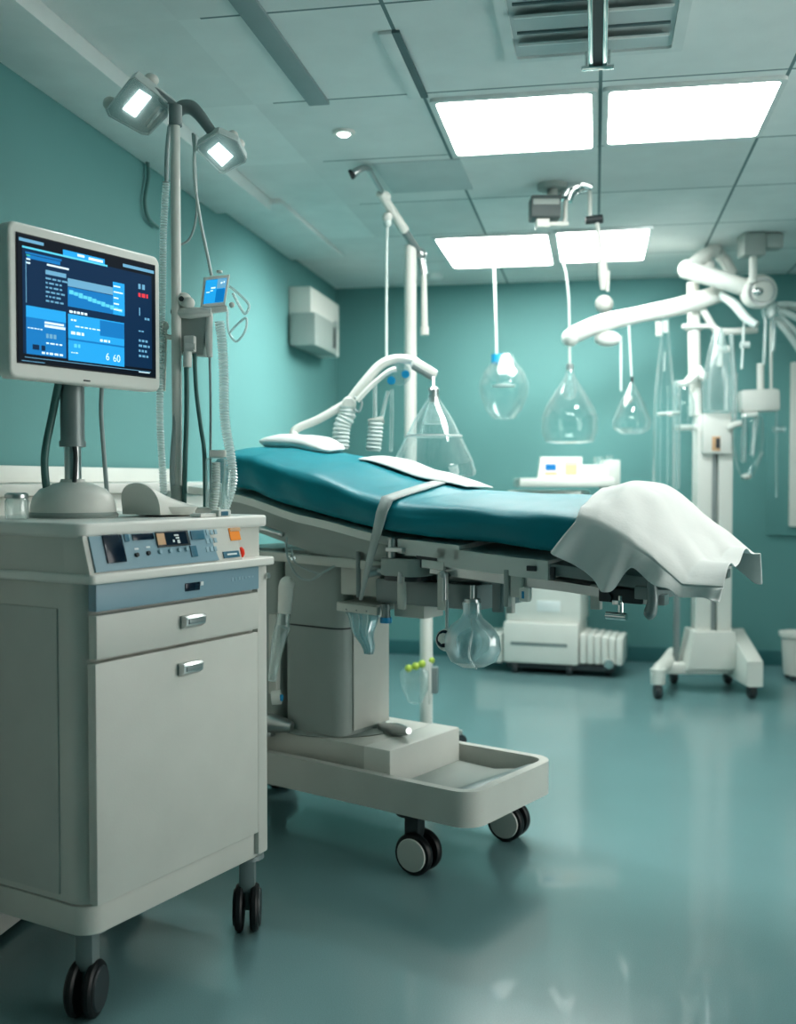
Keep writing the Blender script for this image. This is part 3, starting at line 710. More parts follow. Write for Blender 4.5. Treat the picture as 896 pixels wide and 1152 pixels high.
# bracket with clamps, half way up the pole
D = LD
MB().wbox(P(199, 375, D - .02), P(234, 378, D - .03), .05, .115, .006).build('bracket_box', M['grey'], lamp)
MB().tube([P(197, 352, D - .05), P(215, 352, D - .06), P(238, 351, D - .06)], [.012, .017, .012]).ball(P(207, 338, D - .05), .022).ball(P(212, 341, D - .06), .018).build('bracket_arm', M['white'], lamp)
MB().cyl(P(204, 336, D - .075), P(205, 337, D - .06), .007).cyl(P(194, 351, D - .06), P(199, 351, D - .05), .009).build('bracket_screw', M['dark'], lamp)
MB().wbox(P(214, 378, D - .07), P(214, 396, D - .07), .03, .022, .004).cyl(P(209, 390, D - .075), P(220, 390, D - .075), .010).cyl(P(211, 396, D - .07), P(211, 413, D - .07), .012).build('clamp', M['white'], lamp)
MB().cyl(P(185, 362, D - .03), P(184, 440, D - .03), .009, .006).cyl(P(184, 378, D - .03), P(200, 381, D - .03), .007).ball(P(185, 367, D - .032), .013).build('side_rod', M['white'], lamp)
MB().tube([P(236, 352, D - .05), P(235, 375, D - .05), P(236, 402, D - .05)], [.009, .011, .008]).build('small_tube', M['white'], lamp)
MB().tube([P(236, 402, D - .05), P(237, 450, D - .05), P(237, 520, D - .05), P(238, 575, D - .05)], .0035).build('drip_line', M['greytube'], lamp)
MB().tube([P(201, 355, D - .04), P(200, 420, D - .05), P(197, 480, D - .05), P(194, 530, D - .05), P(198, 586, D - .03)], .008).build('supply_tube', M['greytube'], lamp)
MB().tube([P(210, 412, D - .06), P(210, 470, D - .06), P(208, 530, D - .06), P(207, 584, D - .04)], .007).build('supply_tube', M['greentube'], lamp)
MB().tube([P(219, 398, D - .05), P(221, 440, D - .06), P(226, 480, D - .06), P(230, 510, D - .06), P(231, 570, D - .04)], .006).build('supply_tube', M['greentube'], lamp)
MB().tube([P(191, 140, D - .02), P(188, 170, D - .02), P(187, 208, D - .02)], .006).build('lamp_cable', M['greytube'], lamp)

tag(MB().hose([P(187, 205, D - .02), P(184, 260, D - .02), P(183, 330, D - .03), P(181, 400, D - .04), P(180, 470, D - .05), P(183, 530, D - .05), P(185, 575, D - .05)], .0095, .0075).build('breathing_hose', M['hose'], recalc=False), 'long thin clear ribbed hose running down behind the right edge of the monitor', 'hose')
tag(MB().hose([P(247, 362, D - .05), P(250, 385, D - .05), P(252, 420, D - .05), P(253, 470, D - .06), P(260, 515, D - .06), P(262, 540, D - .06), P(257, 560, D - .05), P(251, 577, D - .04)], .0125, .008).build('breathing_hose', M['hose'], recalc=False), 'wide clear ribbed hose hanging below the small blue tablet display', 'hose')
tag(MB().tube([P(219, 152, D), P(219, 200, D - .02), P(225, 245, D - .03), P(232, 280, D - .04), P(238, 310, D - .05)], .0045).build('lamp_cord', M['whitehose']), 'pale cord from the small lamp head to the blue tablet display', 'cord')
tag(MB().tube([P(217, 150, D + .01), P(220, 190, D + .01), P(221, 240, D + .01), P(214, 268, D + .01), P(201, 276, D)], .0035).build('lamp_cord', M['greytube']), 'thin dark cord looping from the small lamp head back to the lamp pole', 'cord')

# small tablet display clamped to the bracket
tn = (-FW + RT * .25 - UP * .1).normalized(); to = P(242, 328, D - .06)
tx = (PL(259, 308.5, to, tn) - PL(230, 312, to, tn)).normalized(); ty = tn.cross(tx)
if ty.z < 0: ty = -ty
tfn = lambda a, b, c: to + tx * a + ty * b + tn * c
def tp(p): q = PL(p[0], p[1], to, tn) - to; return (q.dot(tx), q.dot(ty))
tab = thing('tablet_display', to, YAW, 'small tilted tablet display with a blue screen on the lamp pole bracket', 'display')
TP = [tp(p) for p in ((229.5, 312), (259, 308.5), (253.5, 343.5), (225.5, 346.5))]
MB().prism(tfn, TP, -.014, 0, .004, 3).build('housing', M['white'], tab)
def tq(u, v): return [TP[0][k] * (1 - u) * (1 - v) + TP[1][k] * u * (1 - v) + TP[2][k] * u * v + TP[3][k] * (1 - u) * v for k in (0, 1)]
def tr(u0, v0, u1, v1, m, z, nm): return MB().prism(tfn, [tq(u0, v0), tq(u1, v0), tq(u1, v1), tq(u0, v1)], .0005, z).build(nm, m, tab)
tr(.10, .11, .90, .88, M['s_lite'], .0012, 'screen')
tr(.55, .12, .89, .42, M['s_mute'], .0018, 'screen_pane'); tr(.55, .44, .89, .87, M['s_blue'], .0018, 'screen_pane')
for a in ((.33, .36, .50, .41), (.16, .50, .30, .53), (.32, .46, .42, .49), (.68, .22, .75, .28), (.79, .20, .84, .26)): tr(*a, M['s_white'], .0022, 'screen_text')
MB().cyl(P(247, 307, D - .06), P(247, 304.5, D - .06), .008).build('top_button', M['white'], tab)
MB().wbox(P(232, 350, D - .05), P(256, 347, D - .045), .02, .016, .004).ball(P(261, 343, D - .05), .008).build('mount', M['white'], tab)
# looped clear tubing right of the tablet
tag(MB().tube([P(258, 322, D - .04), P(268, 330, D - .03), P(280, 343, D - .03), P(276, 353, D - .03), P(270, 345, D - .03), P(262, 330, D - .03)], .004).tube([P(256, 348, D - .04), P(257, 372, D - .03), P(266, 384, D - .03), P(276, 372, D - .03), P(277, 358, D - .03), P(266, 366, D - .03), P(258, 375, D - .03)], .0035).build('looped_tubing', M['hose']), 'loops of thin clear tubing beside the small tablet display', 'tubing')

# humidifier chamber at the right end of the cart top
hb = P(244, 579, D - .06)
hum = thing('humidifier_chamber', (hb.x, hb.y, 1.150), CA, 'clear humidifier chamber with a white cap standing on the cart top behind the small unit', 'humidifier')
hf = Frame((hb.x, hb.y, 1.151), YAW)
MB().bb(hf, (-.028, -.024, 0), (.026, .024, .155), .010).build('chamber', M['bag'], hum)
MB().bb(hf, (-.018, -.02, .156), (.028, .02, .176), .006).build('cap', M['white'], hum)
MB().hose([hf(.002, -.02, .14), hf(.004, -.03, .09), hf(.0, -.03, .045), hf(-.006, -.028, .012)], .011, .007).build('coil', M['whitehose'], hum)
MB().bb(hf, (-.055, -.03, 0), (.012, .03, .02), .006).build('foot', M['white'], hum)
MB().tube([hf(.036, 0, .13), hf(.03, -.01, .10), hf(.026, -.01, .05), hf(.02, 0, .01)], [.008, .011, .012, .010]).build('outlet', M['bag'], hum)

# ------------------------------------------------------------------ operating table
TA = -math.radians(26)
TF = Frame((-.928, 3.732, 0), TA)                  # x towards the foot end, y away from the viewer
tab_ = thing('operating_table', TF(0, 0, 0), TA, 'grey motorised operating table with a boxy pedestal and wheeled base', 'operating table')
op = tab_
r_o = rrect(-.62, -.265, .765, .265, .075, 8); r_i = rrect(-.59, -.235, .735, .235, .05, 8)
MB().ring(TF, r_o, r_i, .19, .300).build('base_rail', M['cart'], op)
MB().prism(TF, rrect(-.60, -.245, .745, .245, .06, 8), .195, .225).build('base_tray', M['grey'], op)
MB().prism(TF, rrect(-.55, -.20, .405, .20, .02, 4), .225, .365, .006).build('deck_block', M['cart'], op)
MB().bb(TF, (.30, -.206, .226), (.411, .206, .368), .008).build('deck_end_cap', M['white'], op)
MB().prism(TF, [(.412, .235), (.72, .235), (.70, .262), (.66, .262), (.56, .245), (.412, .25)], -.2, .2, .003, 2, place=lambda x, y, z: (x, z, y)).build('foot_plate', M['grey'], op)
MB().wbox(TF(.66, -.17, .268), TF(.72, .2, .278), .05, .014, .006).build('foot_bar', M['midgrey'], op)
MB().tube([TF(-.18, -.22, .372), TF(-.10, -.22, .39), TF(-.02, -.20, .385)], [.02, .034, .018]).bb(TF, (-.26, -.225, .34), (-.10, -.19, .366), .006).build('foot_pedal', M['steel'], op)
MB().tube([TF(.20, .02, .372), TF(.30, -.02, .385), TF(.38, -.06, .40)], [.016, .024, .012]).build('foot_pedal', M['steel'], op)
MB().lathe([(0, 0), (.20, 0), (.21, .006), (0, .014)], TF(.05, -.05, .362), n=40, sy=.75).build('pedal_skirt', M['grey'], op)
for a, b, an in ((.50, -.215, 168), (.57, .225, 172), (-.50, -.225, 190), (-.50, .225, 160)):
    caster(op, TF(a, b, 0), .20, .066, math.radians(an) - YAW, M['black'], M['cart'], M['dark'], .034, .028)
# pedestal
pcol = MB().prism(TF, rrect(-.09, -.175, .185, .10, .045, 8), .37, .735).build('pedestal', M['grey'], op)
MB().prism(TF, rrect(-.095, -.18, .190, .105, .047, 8), .742, 1.0).build('pedestal_sleeve', M['grey'], op)
MB().prism(TF, rrect(-.088, -.172, .182, .097, .044, 8), .733, .744).build('pedestal_seam', M['dark'], op)
MB().bb(TF, (.1865, -.12, .385), (.192, .08, .99), .002).build('pedestal_panel', M['cart'], op)
MB().prism(TF, rrect(-.34, -.16, -.12, .14, .03, 4), .37, 1.0).build('rear_cover', M['grey'], op)
# carriage under the top
MB().bb(TF, (.19, -.19, .86), (.36, .12, .975), .008).bb(TF, (.19, -.21, .815), (.36, -.02, .838), .004).build('carriage_tray', M['cart'], op)
MB().bb(TF, (.345, -.20, .845), (.74, .14, .925), .010).build('motor_housing', M['midgrey'], op)
MB().bb(TF, (.30, -.17, .925), (.78, .16, .985), .008).build('tilt_block', M['midgrey'], op)
MB().wbox(TF(-.40, -.20, .985), TF(.46, -.22, .965), .03, .032, .006).wbox(TF(-.40, .20, .985), TF(.46, .22, .965), .03, .032, .006).build('lower_rail', M['cart'], op)
MB().bb(TF, (-.42, -.215, .90), (-.36, -.18, 1.0), .006).build('rail_bracket', M['cart'], op)
MB().prism(TF, rrect(.42, -.30, .58, -.16, .05, 8), .945, 1.0, .006).build('pivot_casting', M['grey'], op)
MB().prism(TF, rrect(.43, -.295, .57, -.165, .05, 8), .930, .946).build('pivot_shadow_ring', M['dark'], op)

# profile of the top along its length
def lerp_tab(a, tab):
    if a <= tab[0][0]: return tab[0][1]
    for (x0, y0), (x1, y1) in zip(tab, tab[1:]):
        if a <= x1:
            t = (a - x0) / (x1 - x0); t = t * t * (3 - 2 * t) * .35 + t * .65
            return y0 + (y1 - y0) * t
    return tab[-1][1]
ZTOP = [(-.44, 1.335), (-.20, 1.325), (.10, 1.265), (.35, 1.195), (.52, 1.165), (1.0, 1.150), (1.30, 1.125)]
ZBOT = [(-.44, 1.225), (-.20, 1.195), (.10, 1.128), (.47, 1.068), (1.04, 1.035), (1.30, 1.015)]
TILT = .075
def ztop(a, b): return lerp_tab(a, ZTOP) + TILT * (b + .27) + .016 * (1 - (b / .27) ** 2)
def zbot(a, b): return lerp_tab(a, ZBOT) + TILT * (b + .27)
def slab(a0, a1, b0, b1, off0, off1, n=14):        # plate following the underside, off0..off1 below it
    mb = MB(); L = []
    for i in range(n + 1):
        a = a0 + (a1 - a0) * i / n
        L.append([mb.bm.verts.new(TF(a, b, zbot(a, b) - o)) for b, o in ((b0, off0), (b1, off0), (b1, off1), (b0, off1))])
    for p, q in zip(L, L[1:]):
        for k in range(4): mb.bm.faces.new((p[k], p[(k + 1) % 4], q[(k + 1) % 4], q[k]))
    mb.bm.faces.new(L[0][::-1]); mb.bm.faces.new(L[-1]); return mb
slab(-.46, .47, -.275, .275, .004, .030).build('back_section', M['white'], op)
slab(-.40, .42, -.235, .235, .030, .085).build('back_section_frame', M['grey'], op)
slab(-.30, .44, -.215, -.19, .085, .135).build('back_actuator', M['grey'], op)
slab(.49, .72, -.272, .272, .006, .052).build('seat_section', M['white'], op)
slab(.64, 1.02, -.272, .272, .020, .075).build('leg_section', M['white'], op)
slab(.56, .66, -.270, .0, .050, .088).build('section_hinge', M['dark'], op)
slab(.585, .665, -.276, -.26, .062, .086).build('hinge_cover', M['white'], op)
slab(1.0, 1.38, -.262, .262, .030, .062).build('foot_section', M['midgrey'], op)
slab(.60, 1.36, -.255, -.225, .078, .105).build('side_rail', M['steel'], op)
slab(.60, 1.36, .225, .255, .078, .105).build('side_rail', M['steel'], op)
slab(.50, 1.15, -.20, .20, .088, .115).build('under_frame', M['midgrey'], op)
MB().bb(TF, (.955, -.281, .985), (.985, -.272, 1.0), .002).build('latch', M['dark'], op)
MB().bb(TF, (1.03, -.281, .965), (1.045, -.27, 1.0), .004).build('latch', M['dark'], op)
# clamps and posts hanging from the rail
def post(a, b, z0, z1, w=.022, d=.014, m='grey', nm='clamp_post'):
    return MB().bb(TF, (a - w / 2, b - d / 2, z0), (a + w / 2, b + d / 2, z1), .003).build(nm, M[m], op)
c1 = MB().cyl(TF(.47, -.275, .975), TF(.47, -.275, 1.06), .013).cyl(TF(.47, -.275, .97), TF(.47, -.275, .985), .02).bb(TF, (.455, -.29, 1.02), (.52, -.262, 1.035), .003).build('clamp_post', M['steel'], op)
post(.52, -.29, .845, .975, .026, .016, 'cart'); MB().cyl(TF(.52, -.30, .925), TF(.52, -.30, .96), .006).build('lock_pin', M['steel'], op)
post(.66, -.27, .85, .965, .03, .018, 'cart'); MB().cyl(TF(.675, -.285, .88), TF(.675, -.285, .955), .007).ball(TF(.67, -.285, .96), .012).build('lock_pin', M['steel'], op)
post(.80, -.18, .845, .97, .03, .02, 'midgrey'); post(.845, -.18, .845, .97, .02, .02, 'cart')
MB().bb(TF, (.875, -.275, .875), (.892, -.255, .985), .005).build('release_lever', M['grey'], op)
MB().bb(TF, (.895, -.27, .905), (.935, -.255, .97), .004).build('clamp_block', M['cart'], op)
MB().bb(TF, (.93, -.282, .895), (.962, -.262, .935), .006).build('rail_clip', M['white'], op)
MB().bb(TF, (.941, -.2835, .905), (.949, -.281, .926), .002).build('clip_key', M['cyan'], op)
MB().cyl(TF(.30, -.23, .862), TF(.30, -.23, 1.01), .008).build('clamp_post', M['midgrey'], op)
MB().cyl(TF(.40, -.24, .955), TF(.36, -.26, .95), .016, .02).cyl(TF(.42, -.25, .955), TF(.40, -.25, .955), .010).build('crank_socket', M['steel'], op)
MB().tube([TF(-.10, -.27, 1.075), TF(-.07, -.29, 1.078), TF(.02, -.285, 1.06)], [.010, .012, .008]).build('back_handle', M['steel'], op)
MB().cyl(TF(.04, -.27, .985), TF(.06, -.28, .98), .008).build('lock_pin', M['chrome'], op)
MB().tube([TF(.03, -.28, 1.05), TF(.05, -.30, .99), TF(.10, -.31, .93), TF(.16, -.31, .915), TF(.22, -.31, .945), TF(.25, -.29, .965)], .004).build('cable_loop', M['greytube'], op)
MB().tube([TF(.05, -.28, 1.02), TF(.08, -.295, .97), TF(.15, -.30, .945), TF(.20, -.30, .935)], .003).build('cable_loop', M['greytube'], op)
# foot end fittings
MB().bb(TF, (1.14, -.25, .885), (1.17, -.23, .955), .004).build('clamp_post', M['cart'], op)
MB().bb(TF, (1.17, -.26, .91), (1.30, -.16, .95), .006).cyl(TF(1.20, -.265, .925), TF(1.20, -.27, .925), .012).build('foot_mechanism', M['dark'], op)
MB().cyl(TF(1.235, -.255, .885), TF(1.235, -.255, .93), .008).cyl(TF(1.19, -.25, .873), TF(1.25, -.25, .873), .010).bb(TF, (1.215, -.268, .905), (1.24, -.262, .918), .002).build('lock_pin', M['chrome'], op)
MB().tube([TF(1.335, -.285, .975), TF(1.342, -.29, .93), TF(1.335, -.29, .895), TF(1.325, -.29, .885)], [.012, .014, .018, .012]).build('release_lever', M['midgrey'], op)
MB().bb(TF, (1.28, -.27, .925), (1.345, -.15, .96), .004).build('foot_bracket', M['midgrey'], op)
# tray that carries the urine bag, at the pedestal's right
MB().bb(TF, (.40, -.17, .80), (.52, -.06, .845), .004).build('lower_tray', M['cart'], op)
kb = MB().cyl(TF(.405, -.22, .80), TF(.405, -.22, .845), .014).build('knob_stem', M['midgrey'], op)
MB().cyl(TF(.405, -.22, .785), TF(.405, -.22, .803), .019).build('knob', M['cyan'], op)

# mattress with its teal drape
def section(a, s=1.0):
    """closed cross-section polygon (b, z) of the mattress at a, s shrinks it for the rounded ends"""
    hb = .275; pts = []
    n = 12
    for i in range(n + 1):
        b = -hb + .03 + (2 * hb - .06) * i / n; pts.append((b, ztop(a, b)))
    for k in range(1, 4):
        an = PI / 2 - PI / 2 * k / 3; pts.append((hb - .03 + .03 * math.cos(an), ztop(a, hb) - .03 + .03 * math.sin(an)))
    pts.append((hb + .004, (ztop(a, hb) + zbot(a, hb)) / 2)); pts.append((hb + .004, zbot(a, hb)))
    pts.append((0, zbot(a, 0)))
    pts.append((-hb - .006, zbot(a, -hb))); pts.append((-hb - .008, zbot(a, -hb) * .7 + ztop(a, -hb) * .3)); pts.append((-hb - .006, zbot(a, -hb) * .35 + ztop(a, -hb) * .65))
    for k in range(0, 3):
        an = PI - PI / 2 * k / 3; pts.append((-hb + .03 + .03 * math.cos(an), ztop(a, -hb) - .03 + .03 * math.sin(an)))
    cz = (ztop(a, 0) + zbot(a, 0)) / 2
    return [(b * (1 - (1 - s) * .25), cz + (z - cz) * s) for b, z in pts]
mb = MB(); rings = []
NA = 76
for i in range(NA + 1):
    u = i / NA; a = -.44 + 1.64 * u
    e = min(u * 1.64, (1 - u) * 1.64); s = 1 if e > .06 else max(.25, math.sqrt(max(0, 1 - (1 - e / .06) ** 2)) * .75 + .25)
    ring = []
    for k, (b, z) in enumerate(section(a, s)):
        aa = a - .10 * (b / .275) * max(0, (.0 - a)) / .44
        nv = noise.noise(Vector((a * 5, b * 4, 3))) * .006 + noise.noise(Vector((a * 16, b * 9 + z * 12, 7))) * .0025
        side = b < -.26
        if side: nv += .009 * math.sin(a * 21 + z * 14 + 2 * math.sin(a * 5)) * (1.2 - (z - zbot(a, b)) / .12)
        bb_ = b - nv * (1.0 if side else 0)
        zz = z + (nv if not side else 0)
        if side and z - zbot(a, b) < .012: zz += .004 * math.sin(a * 17)
        ring.append(mb.bm.verts.new(TF(aa, bb_, zz)))
    rings.append(ring)
for p, q in zip(rings, rings[1:]):
    n = len(p)
    for k in range(n): mb.bm.faces.new((p[k], p[(k + 1) % n], q[(k + 1) % n], q[k]))
mb.bm.faces.new(rings[0][::-1]); mb.bm.faces.new(rings[-1])
mt = mb.build('mattress', M['cloth'], sharp=80); subsurf(mt, 1)
tag(mt, 'long mattress under a glossy teal drape on the operating table, raised at the head', 'mattress')

# white sheet over the foot end
HEM = [(0, 1.045), (.18, 1.0), (.33, .945), (.39, .945), (.46, 1.005), (.49, 1.015), (.58, .975), (.72, .965), (.80, .975), (.9, .955), (1, .945)]
def sheet(u, v):
    """u along the table from the teal edge past the foot end, v across from the near hem to the far hem"""
    a = (1.055 + .065 * v / .3) if v < .3 else (1.12 - .155 * (v - .3) / .56 if v < .86 else .965)
    a += (1.53 - a) * u if v < .3 else (1.53 - .09 * min(1, (v - .3) / .5) - a) * u
    over = min(.25, max(0, a - 1.17))
    bend = .95 * over ** 1.5 + .12 * over                 # the sheet sinks past the end of the mattress
    ac = min(a, 1.30)
    fold = .009 * math.sin(v * 24 + u * 5) * u + .010 * noise.noise(Vector((u * 7, v * 8, 1)))
    ze = lambda b: ztop(ac, max(-.27, min(.27, b))) - bend
    if v < .3:                                            # the near side panel
        t = 1 - v / .3; zt_ = ze(-.27) - .004; zh = min(lerp_tab(u, HEM), zt_ - .03); z = zt_ + (zh - zt_) * t
        b = -.293 - .022 * t ** .7 - (.016 * math.sin(u * 19 + 1.0) + .007 * math.sin(u * 41)) * t + .05 * over
        if u > .9: z += .006 * math.sin(t * 6) * (u - .9) / .1
        return TF(a, b, z)
    if v > .86:
        t = (v - .86) / .14; b = .290 + .02 * t + .006 * math.sin(u * 19) * t; return TF(a, b, ze(.27) + .01 - .10 * t)
    w = (v - .3) / .56; b = -.288 + .576 * w
    hump = .040 * math.exp(-((u - .30) / .28) ** 2) * math.exp(-((b - .08) / .25) ** 2)
    e = min(w, 1 - w) * .576; rnd = -.016 * (1 - min(1, e / .05)) ** 2
    z = ze(b) + .020 + hump + rnd + max(fold, -.005)
    if u > .85: z += .007 * math.sin(w * 12) * (u - .85) / .15
    return TF(a, b, z)
sh = MB().grid(sheet, 60, 80).build('drape_sheet', M['linen'], sharp=80); solid(sh, .003); subsurf(sh, 1)
tag(sh, 'white cloth sheet draped over the foot end of the operating table', 'sheet')

# white sheet strip along the far edge, and the pillow
def strip(u, v):
    a = .06 + .44 * u; b = .06 + .23 * v + .05 * u * (1 - v)
    return TF(a, b, ztop(a, min(b, .27)) + .006 + .026 * math.sin(PI * min(1, max(0, v)) ** .8) * math.sin(PI * u) ** .5 + .004 * noise.noise(Vector((a * 12, b * 12, 5))))
st = MB().grid(strip, 24, 12).build('folded_sheet', M['linen'], sharp=80); solid(st, .006, 1); subsurf(st, 1)
tag(st, 'folded white sheet lying along the far edge of the raised teal mattress', 'sheet')
def pillow(u, v):
    th = u * 2 * PI; ph = (v - .5) * PI
    sgn = lambda x, p: math.copysign(abs(x) ** p, x)
    x = .19 * sgn(math.cos(th), .6) * sgn(math.cos(ph), .55); y = .12 * sgn(math.sin(th), .6) * sgn(math.cos(ph), .55); z = .032 * math.sin(ph)
    z *= (1 - .5 * (x / .19) ** 4)
    a = -.27 + x - .12 * y / .12 * .3; b = .135 + y
    return TF(a, b, ztop(a, min(b, .27)) + .012 + z + .003 * (1 - x / .19) + .004 * noise.noise(Vector((x * 18, y * 18, z * 9))))
pi_ = MB().grid(pillow, 40, 20).build('pillow', M['linen'], sharp=80); tag(pi_, 'flat white pillow at the raised head end of the operating table', 'pillow')

# grey restraint strap over the bend
sp = []
for i in range(30):
    u = i / 29; b = .262 - .53 * u; a = .36 + .11 * u + .03 * math.sin(PI * u)
    sp.append((TF(a, b, ztop(a, b) + .006), TF(a - .045, b, ztop(a - .045, b) + .006)))
for i in range(1, 16):
    u = i / 15; a = .47 - .10 * u ** 1.2; zz = ztop(.47, -.27) - .01 - .30 * u; b = -.29 - .014 * math.sin(PI * u * .8)
    w = .045 * (1 - .75 * u)
    sp.append((TF(a, b, zz), TF(a - w, b, zz)))
mb = MB(); L = [(mb.bm.verts.new(p), mb.bm.verts.new(q)) for p, q in sp]
for p, q in zip(L, L[1:]): mb.bm.faces.new((p[0], p[1], q[1], q[0]))
s_ = mb.build('restraint_strap', M['strap'], sharp=80); solid(s_, .004, 1)
tag(s_, 'grey webbing strap crossing the teal mattress and hanging down its near side', 'strap')

# things hanging under the table
bgd = thing('drainage_bag', TF(.36, -.215, .67), TA, 'crumpled clear drainage bag hanging below the table tray beside the pedestal', 'bag')
def crumple(u, v):
    w = .075 * (1 - .80 * v); x = (u - .5) * 2 * w + .035 * v
    return TF(.30 + x, -.225 + .018 * math.sin(u * 22) * (1 - v * .5) + .008 * math.sin(v * 9), .822 - .145 * v)
solid(MB().grid(crumple, 36, 10).build('pleated_film', M['bluebag'], bgd, sharp=80), .002)
MB().wbox(TF(.215, -.232, .826), TF(.385, -.232, .822), .02, .028, .004).build('hanger_bar', M['cart'], bgd)

t = thing('mask_bag', TF(.74, -.30, .70), TA, 'rounded blue-tinted plastic breathing bag hanging under the table', 'breathing bag')
q = TF(.785, -.30, 0)
MB().lathe([(0, .692), (.035, .695), (.068, .712), (.082, .745), (.080, .785), (.060, .818), (.034, .838), (.026, .855), (.028, .885), (0, .886)], q, n=28, sy=.8, wob=.06).build('bag_body', M['bluebag'], t)
MB().tube([q + Vector((.02, -.072, .70)), q + Vector((.0, -.08, .74)), q + Vector((.005, -.06, .80)), q + Vector((.0, -.03, .84))], .003).build('bag_seam', M['bag'], t)
MB().cyl(q + UP * .884, q + UP * .895, .024).cyl(q + UP * .89, q + UP * .935, .007).build('bag_neck', M['steel'], t)
t = thing('round_valve', TF(.66, -.24, .72), TA, 'small round white and dark blue valve hanging left of the breathing bag', 'valve')
q = P(503, 720, 3.18)
MB().ball(q, .034, (1, 1, 1)).build('valve_body', M['white'], t)
MB().lathe([(.012, .030), (.022, .028), (.026, .022), (.012, .024)], q, -FW - RT * .5 + UP * .3, 20).build('valve_ring', M['navy'], t)
MB().cyl(q + UP * .03, q + UP * .12, .005).build('valve_stem', M['steel'], t)

# white handset with clear ribbed tube hanging at the pedestal's left
q0 = 3.56
t = thing('suction_handset', P(313, 780, q0), TA, 'white handset with clear ribbed tube hanging on the left of the pedestal', 'handset')
MB().tube([P(322, 655, q0), P(322, 662, q0), P(320, 690, q0)], [.022, .026, .022], 14).ball(P(323, 657, q0), .026).build('handset_body', M['white'], t)
MB().cyl(P(320, 690, q0), P(318, 705, q0), .021, .024).build('collar', M['bag'], t)
MB().tube([P(318, 705, q0), P(314, 720, q0), P(309, 745, q0), P(306, 766, q0)], [.026, .024, .017, .014], 12).build('clear_tube', M['bag'], t)
MB().wbox(P(309, 690, q0 + .06), P(309, 780, q0 + .06), .03, .05, .008).build('holder_plate', M['cart'], t)
MB().cyl(P(306, 785, q0), P(316, 784, q0), .024).build('lower_knob', M['white'], t)
MB().cyl(P(315.5, 785, q0 - .012), P(317.5, 785, q0 - .014), .011).build('knob_cap', M['cyan'], t)
# ------------------------------------------------------------------ support arm behind the head of the table
AD = 4.32
arm = thing('support_arm', P(318, 490, AD), TA, 'white jointed support arm with two blue knobs rising behind the pillow', 'support arm')
MB().cyl(TF(-.33, .30, 1.10), TF(-.33, .30, 1.36), .014).bb(TF, (-.36, .262, 1.12), (-.30, .32, 1.19), .006).build('rail_clamp', M['steel'], arm)
MB().tube([TF(-.33, .30, 1.36), P(330, 487, AD), P(360, 471, AD), P(392, 453, AD)], [.017, .016, .017, .018]).build('lower_arm', M['white'], arm)
MB().ball(P(393, 454, AD), .030).cyl(P(393, 454, AD - .03), P(393, 454, AD + .03), .022).build('elbow_joint', M['white'], arm)
MB().tube([P(395, 450, AD), P(410, 431, AD), P(428, 411, AD), P(445, 404, AD), P(462, 405, AD), P(470, 409, AD)], [.020, .021, .020, .019, .018, .02], 12).build('upper_arm', M['white'], arm)
MB().tube([P(402, 451, AD - .03), P(418, 434, AD - .03), P(436, 419, AD - .03), P(446, 415, AD - .03)], .011).build('second_rod', M['white'], arm)
MB().wbox(P(464, 407, AD), P(491, 423, AD), .06, .042, .014).build('arm_head', M['white'], arm)
MB().wbox(P(464, 412, AD - .012), P(488, 426, AD - .012), .05, .02, .006).build('head_underside', M['midgrey'], arm)
MB().cyl(P(450, 421, AD + .02), P(450, 421, AD - .02), .045).build('knob_plate', M['bag'], arm)
MB().cyl(P(440.5, 428, AD - .04), P(440.5, 428, AD + .0), .017).build('blue_knob', M['cyan'], arm)
MB().cyl(P(456.5, 421, AD - .04), P(456.5, 421, AD + .0), .016).build('blue_knob', M['cyan'], arm)
MB().tube([P(399, 447, AD - .03), P(407, 452, AD - .03), P(404, 463, AD - .03), P(398, 460, AD - .03)], .005).build('cable_hook', M['greytube'], arm)
tag(MB().hose([P(391, 458, AD), P(390, 468, AD), P(385, 480, AD), P(383, 505, AD)], .034, .016, amp=.1).build('ribbed_tube', M['whitehose'], recalc=False), 'short wide white ribbed tube hanging from the elbow of the support arm', 'tube')
t = thing('hanging_connector', P(422, 500, AD), TA, 'white ribbed connector hanging on two thin lines beside the support arm', 'connector')
MB().hose([P(423, 473, AD), P(422, 490, AD), P(420, 508, AD)], .030, .016, amp=.1).build('ribbed_body', M['whitehose'], t)
MB().cyl(P(415, 476, AD), P(432, 472, AD), .016).build('cross_piece', M['white'], t)
MB().tube([P(422, 428, AD), P(422, 450, AD), P(422, 474, AD)], .009).tube([P(437, 440, AD), P(433, 455, AD), P(429, 473, AD)], .008).build('hanging_line', M['hose'], t)
MB().tube([P(441, 438, AD), P(441, 470, AD), P(440, 508, AD)], .008).build('clear_line', M['bag'], t)

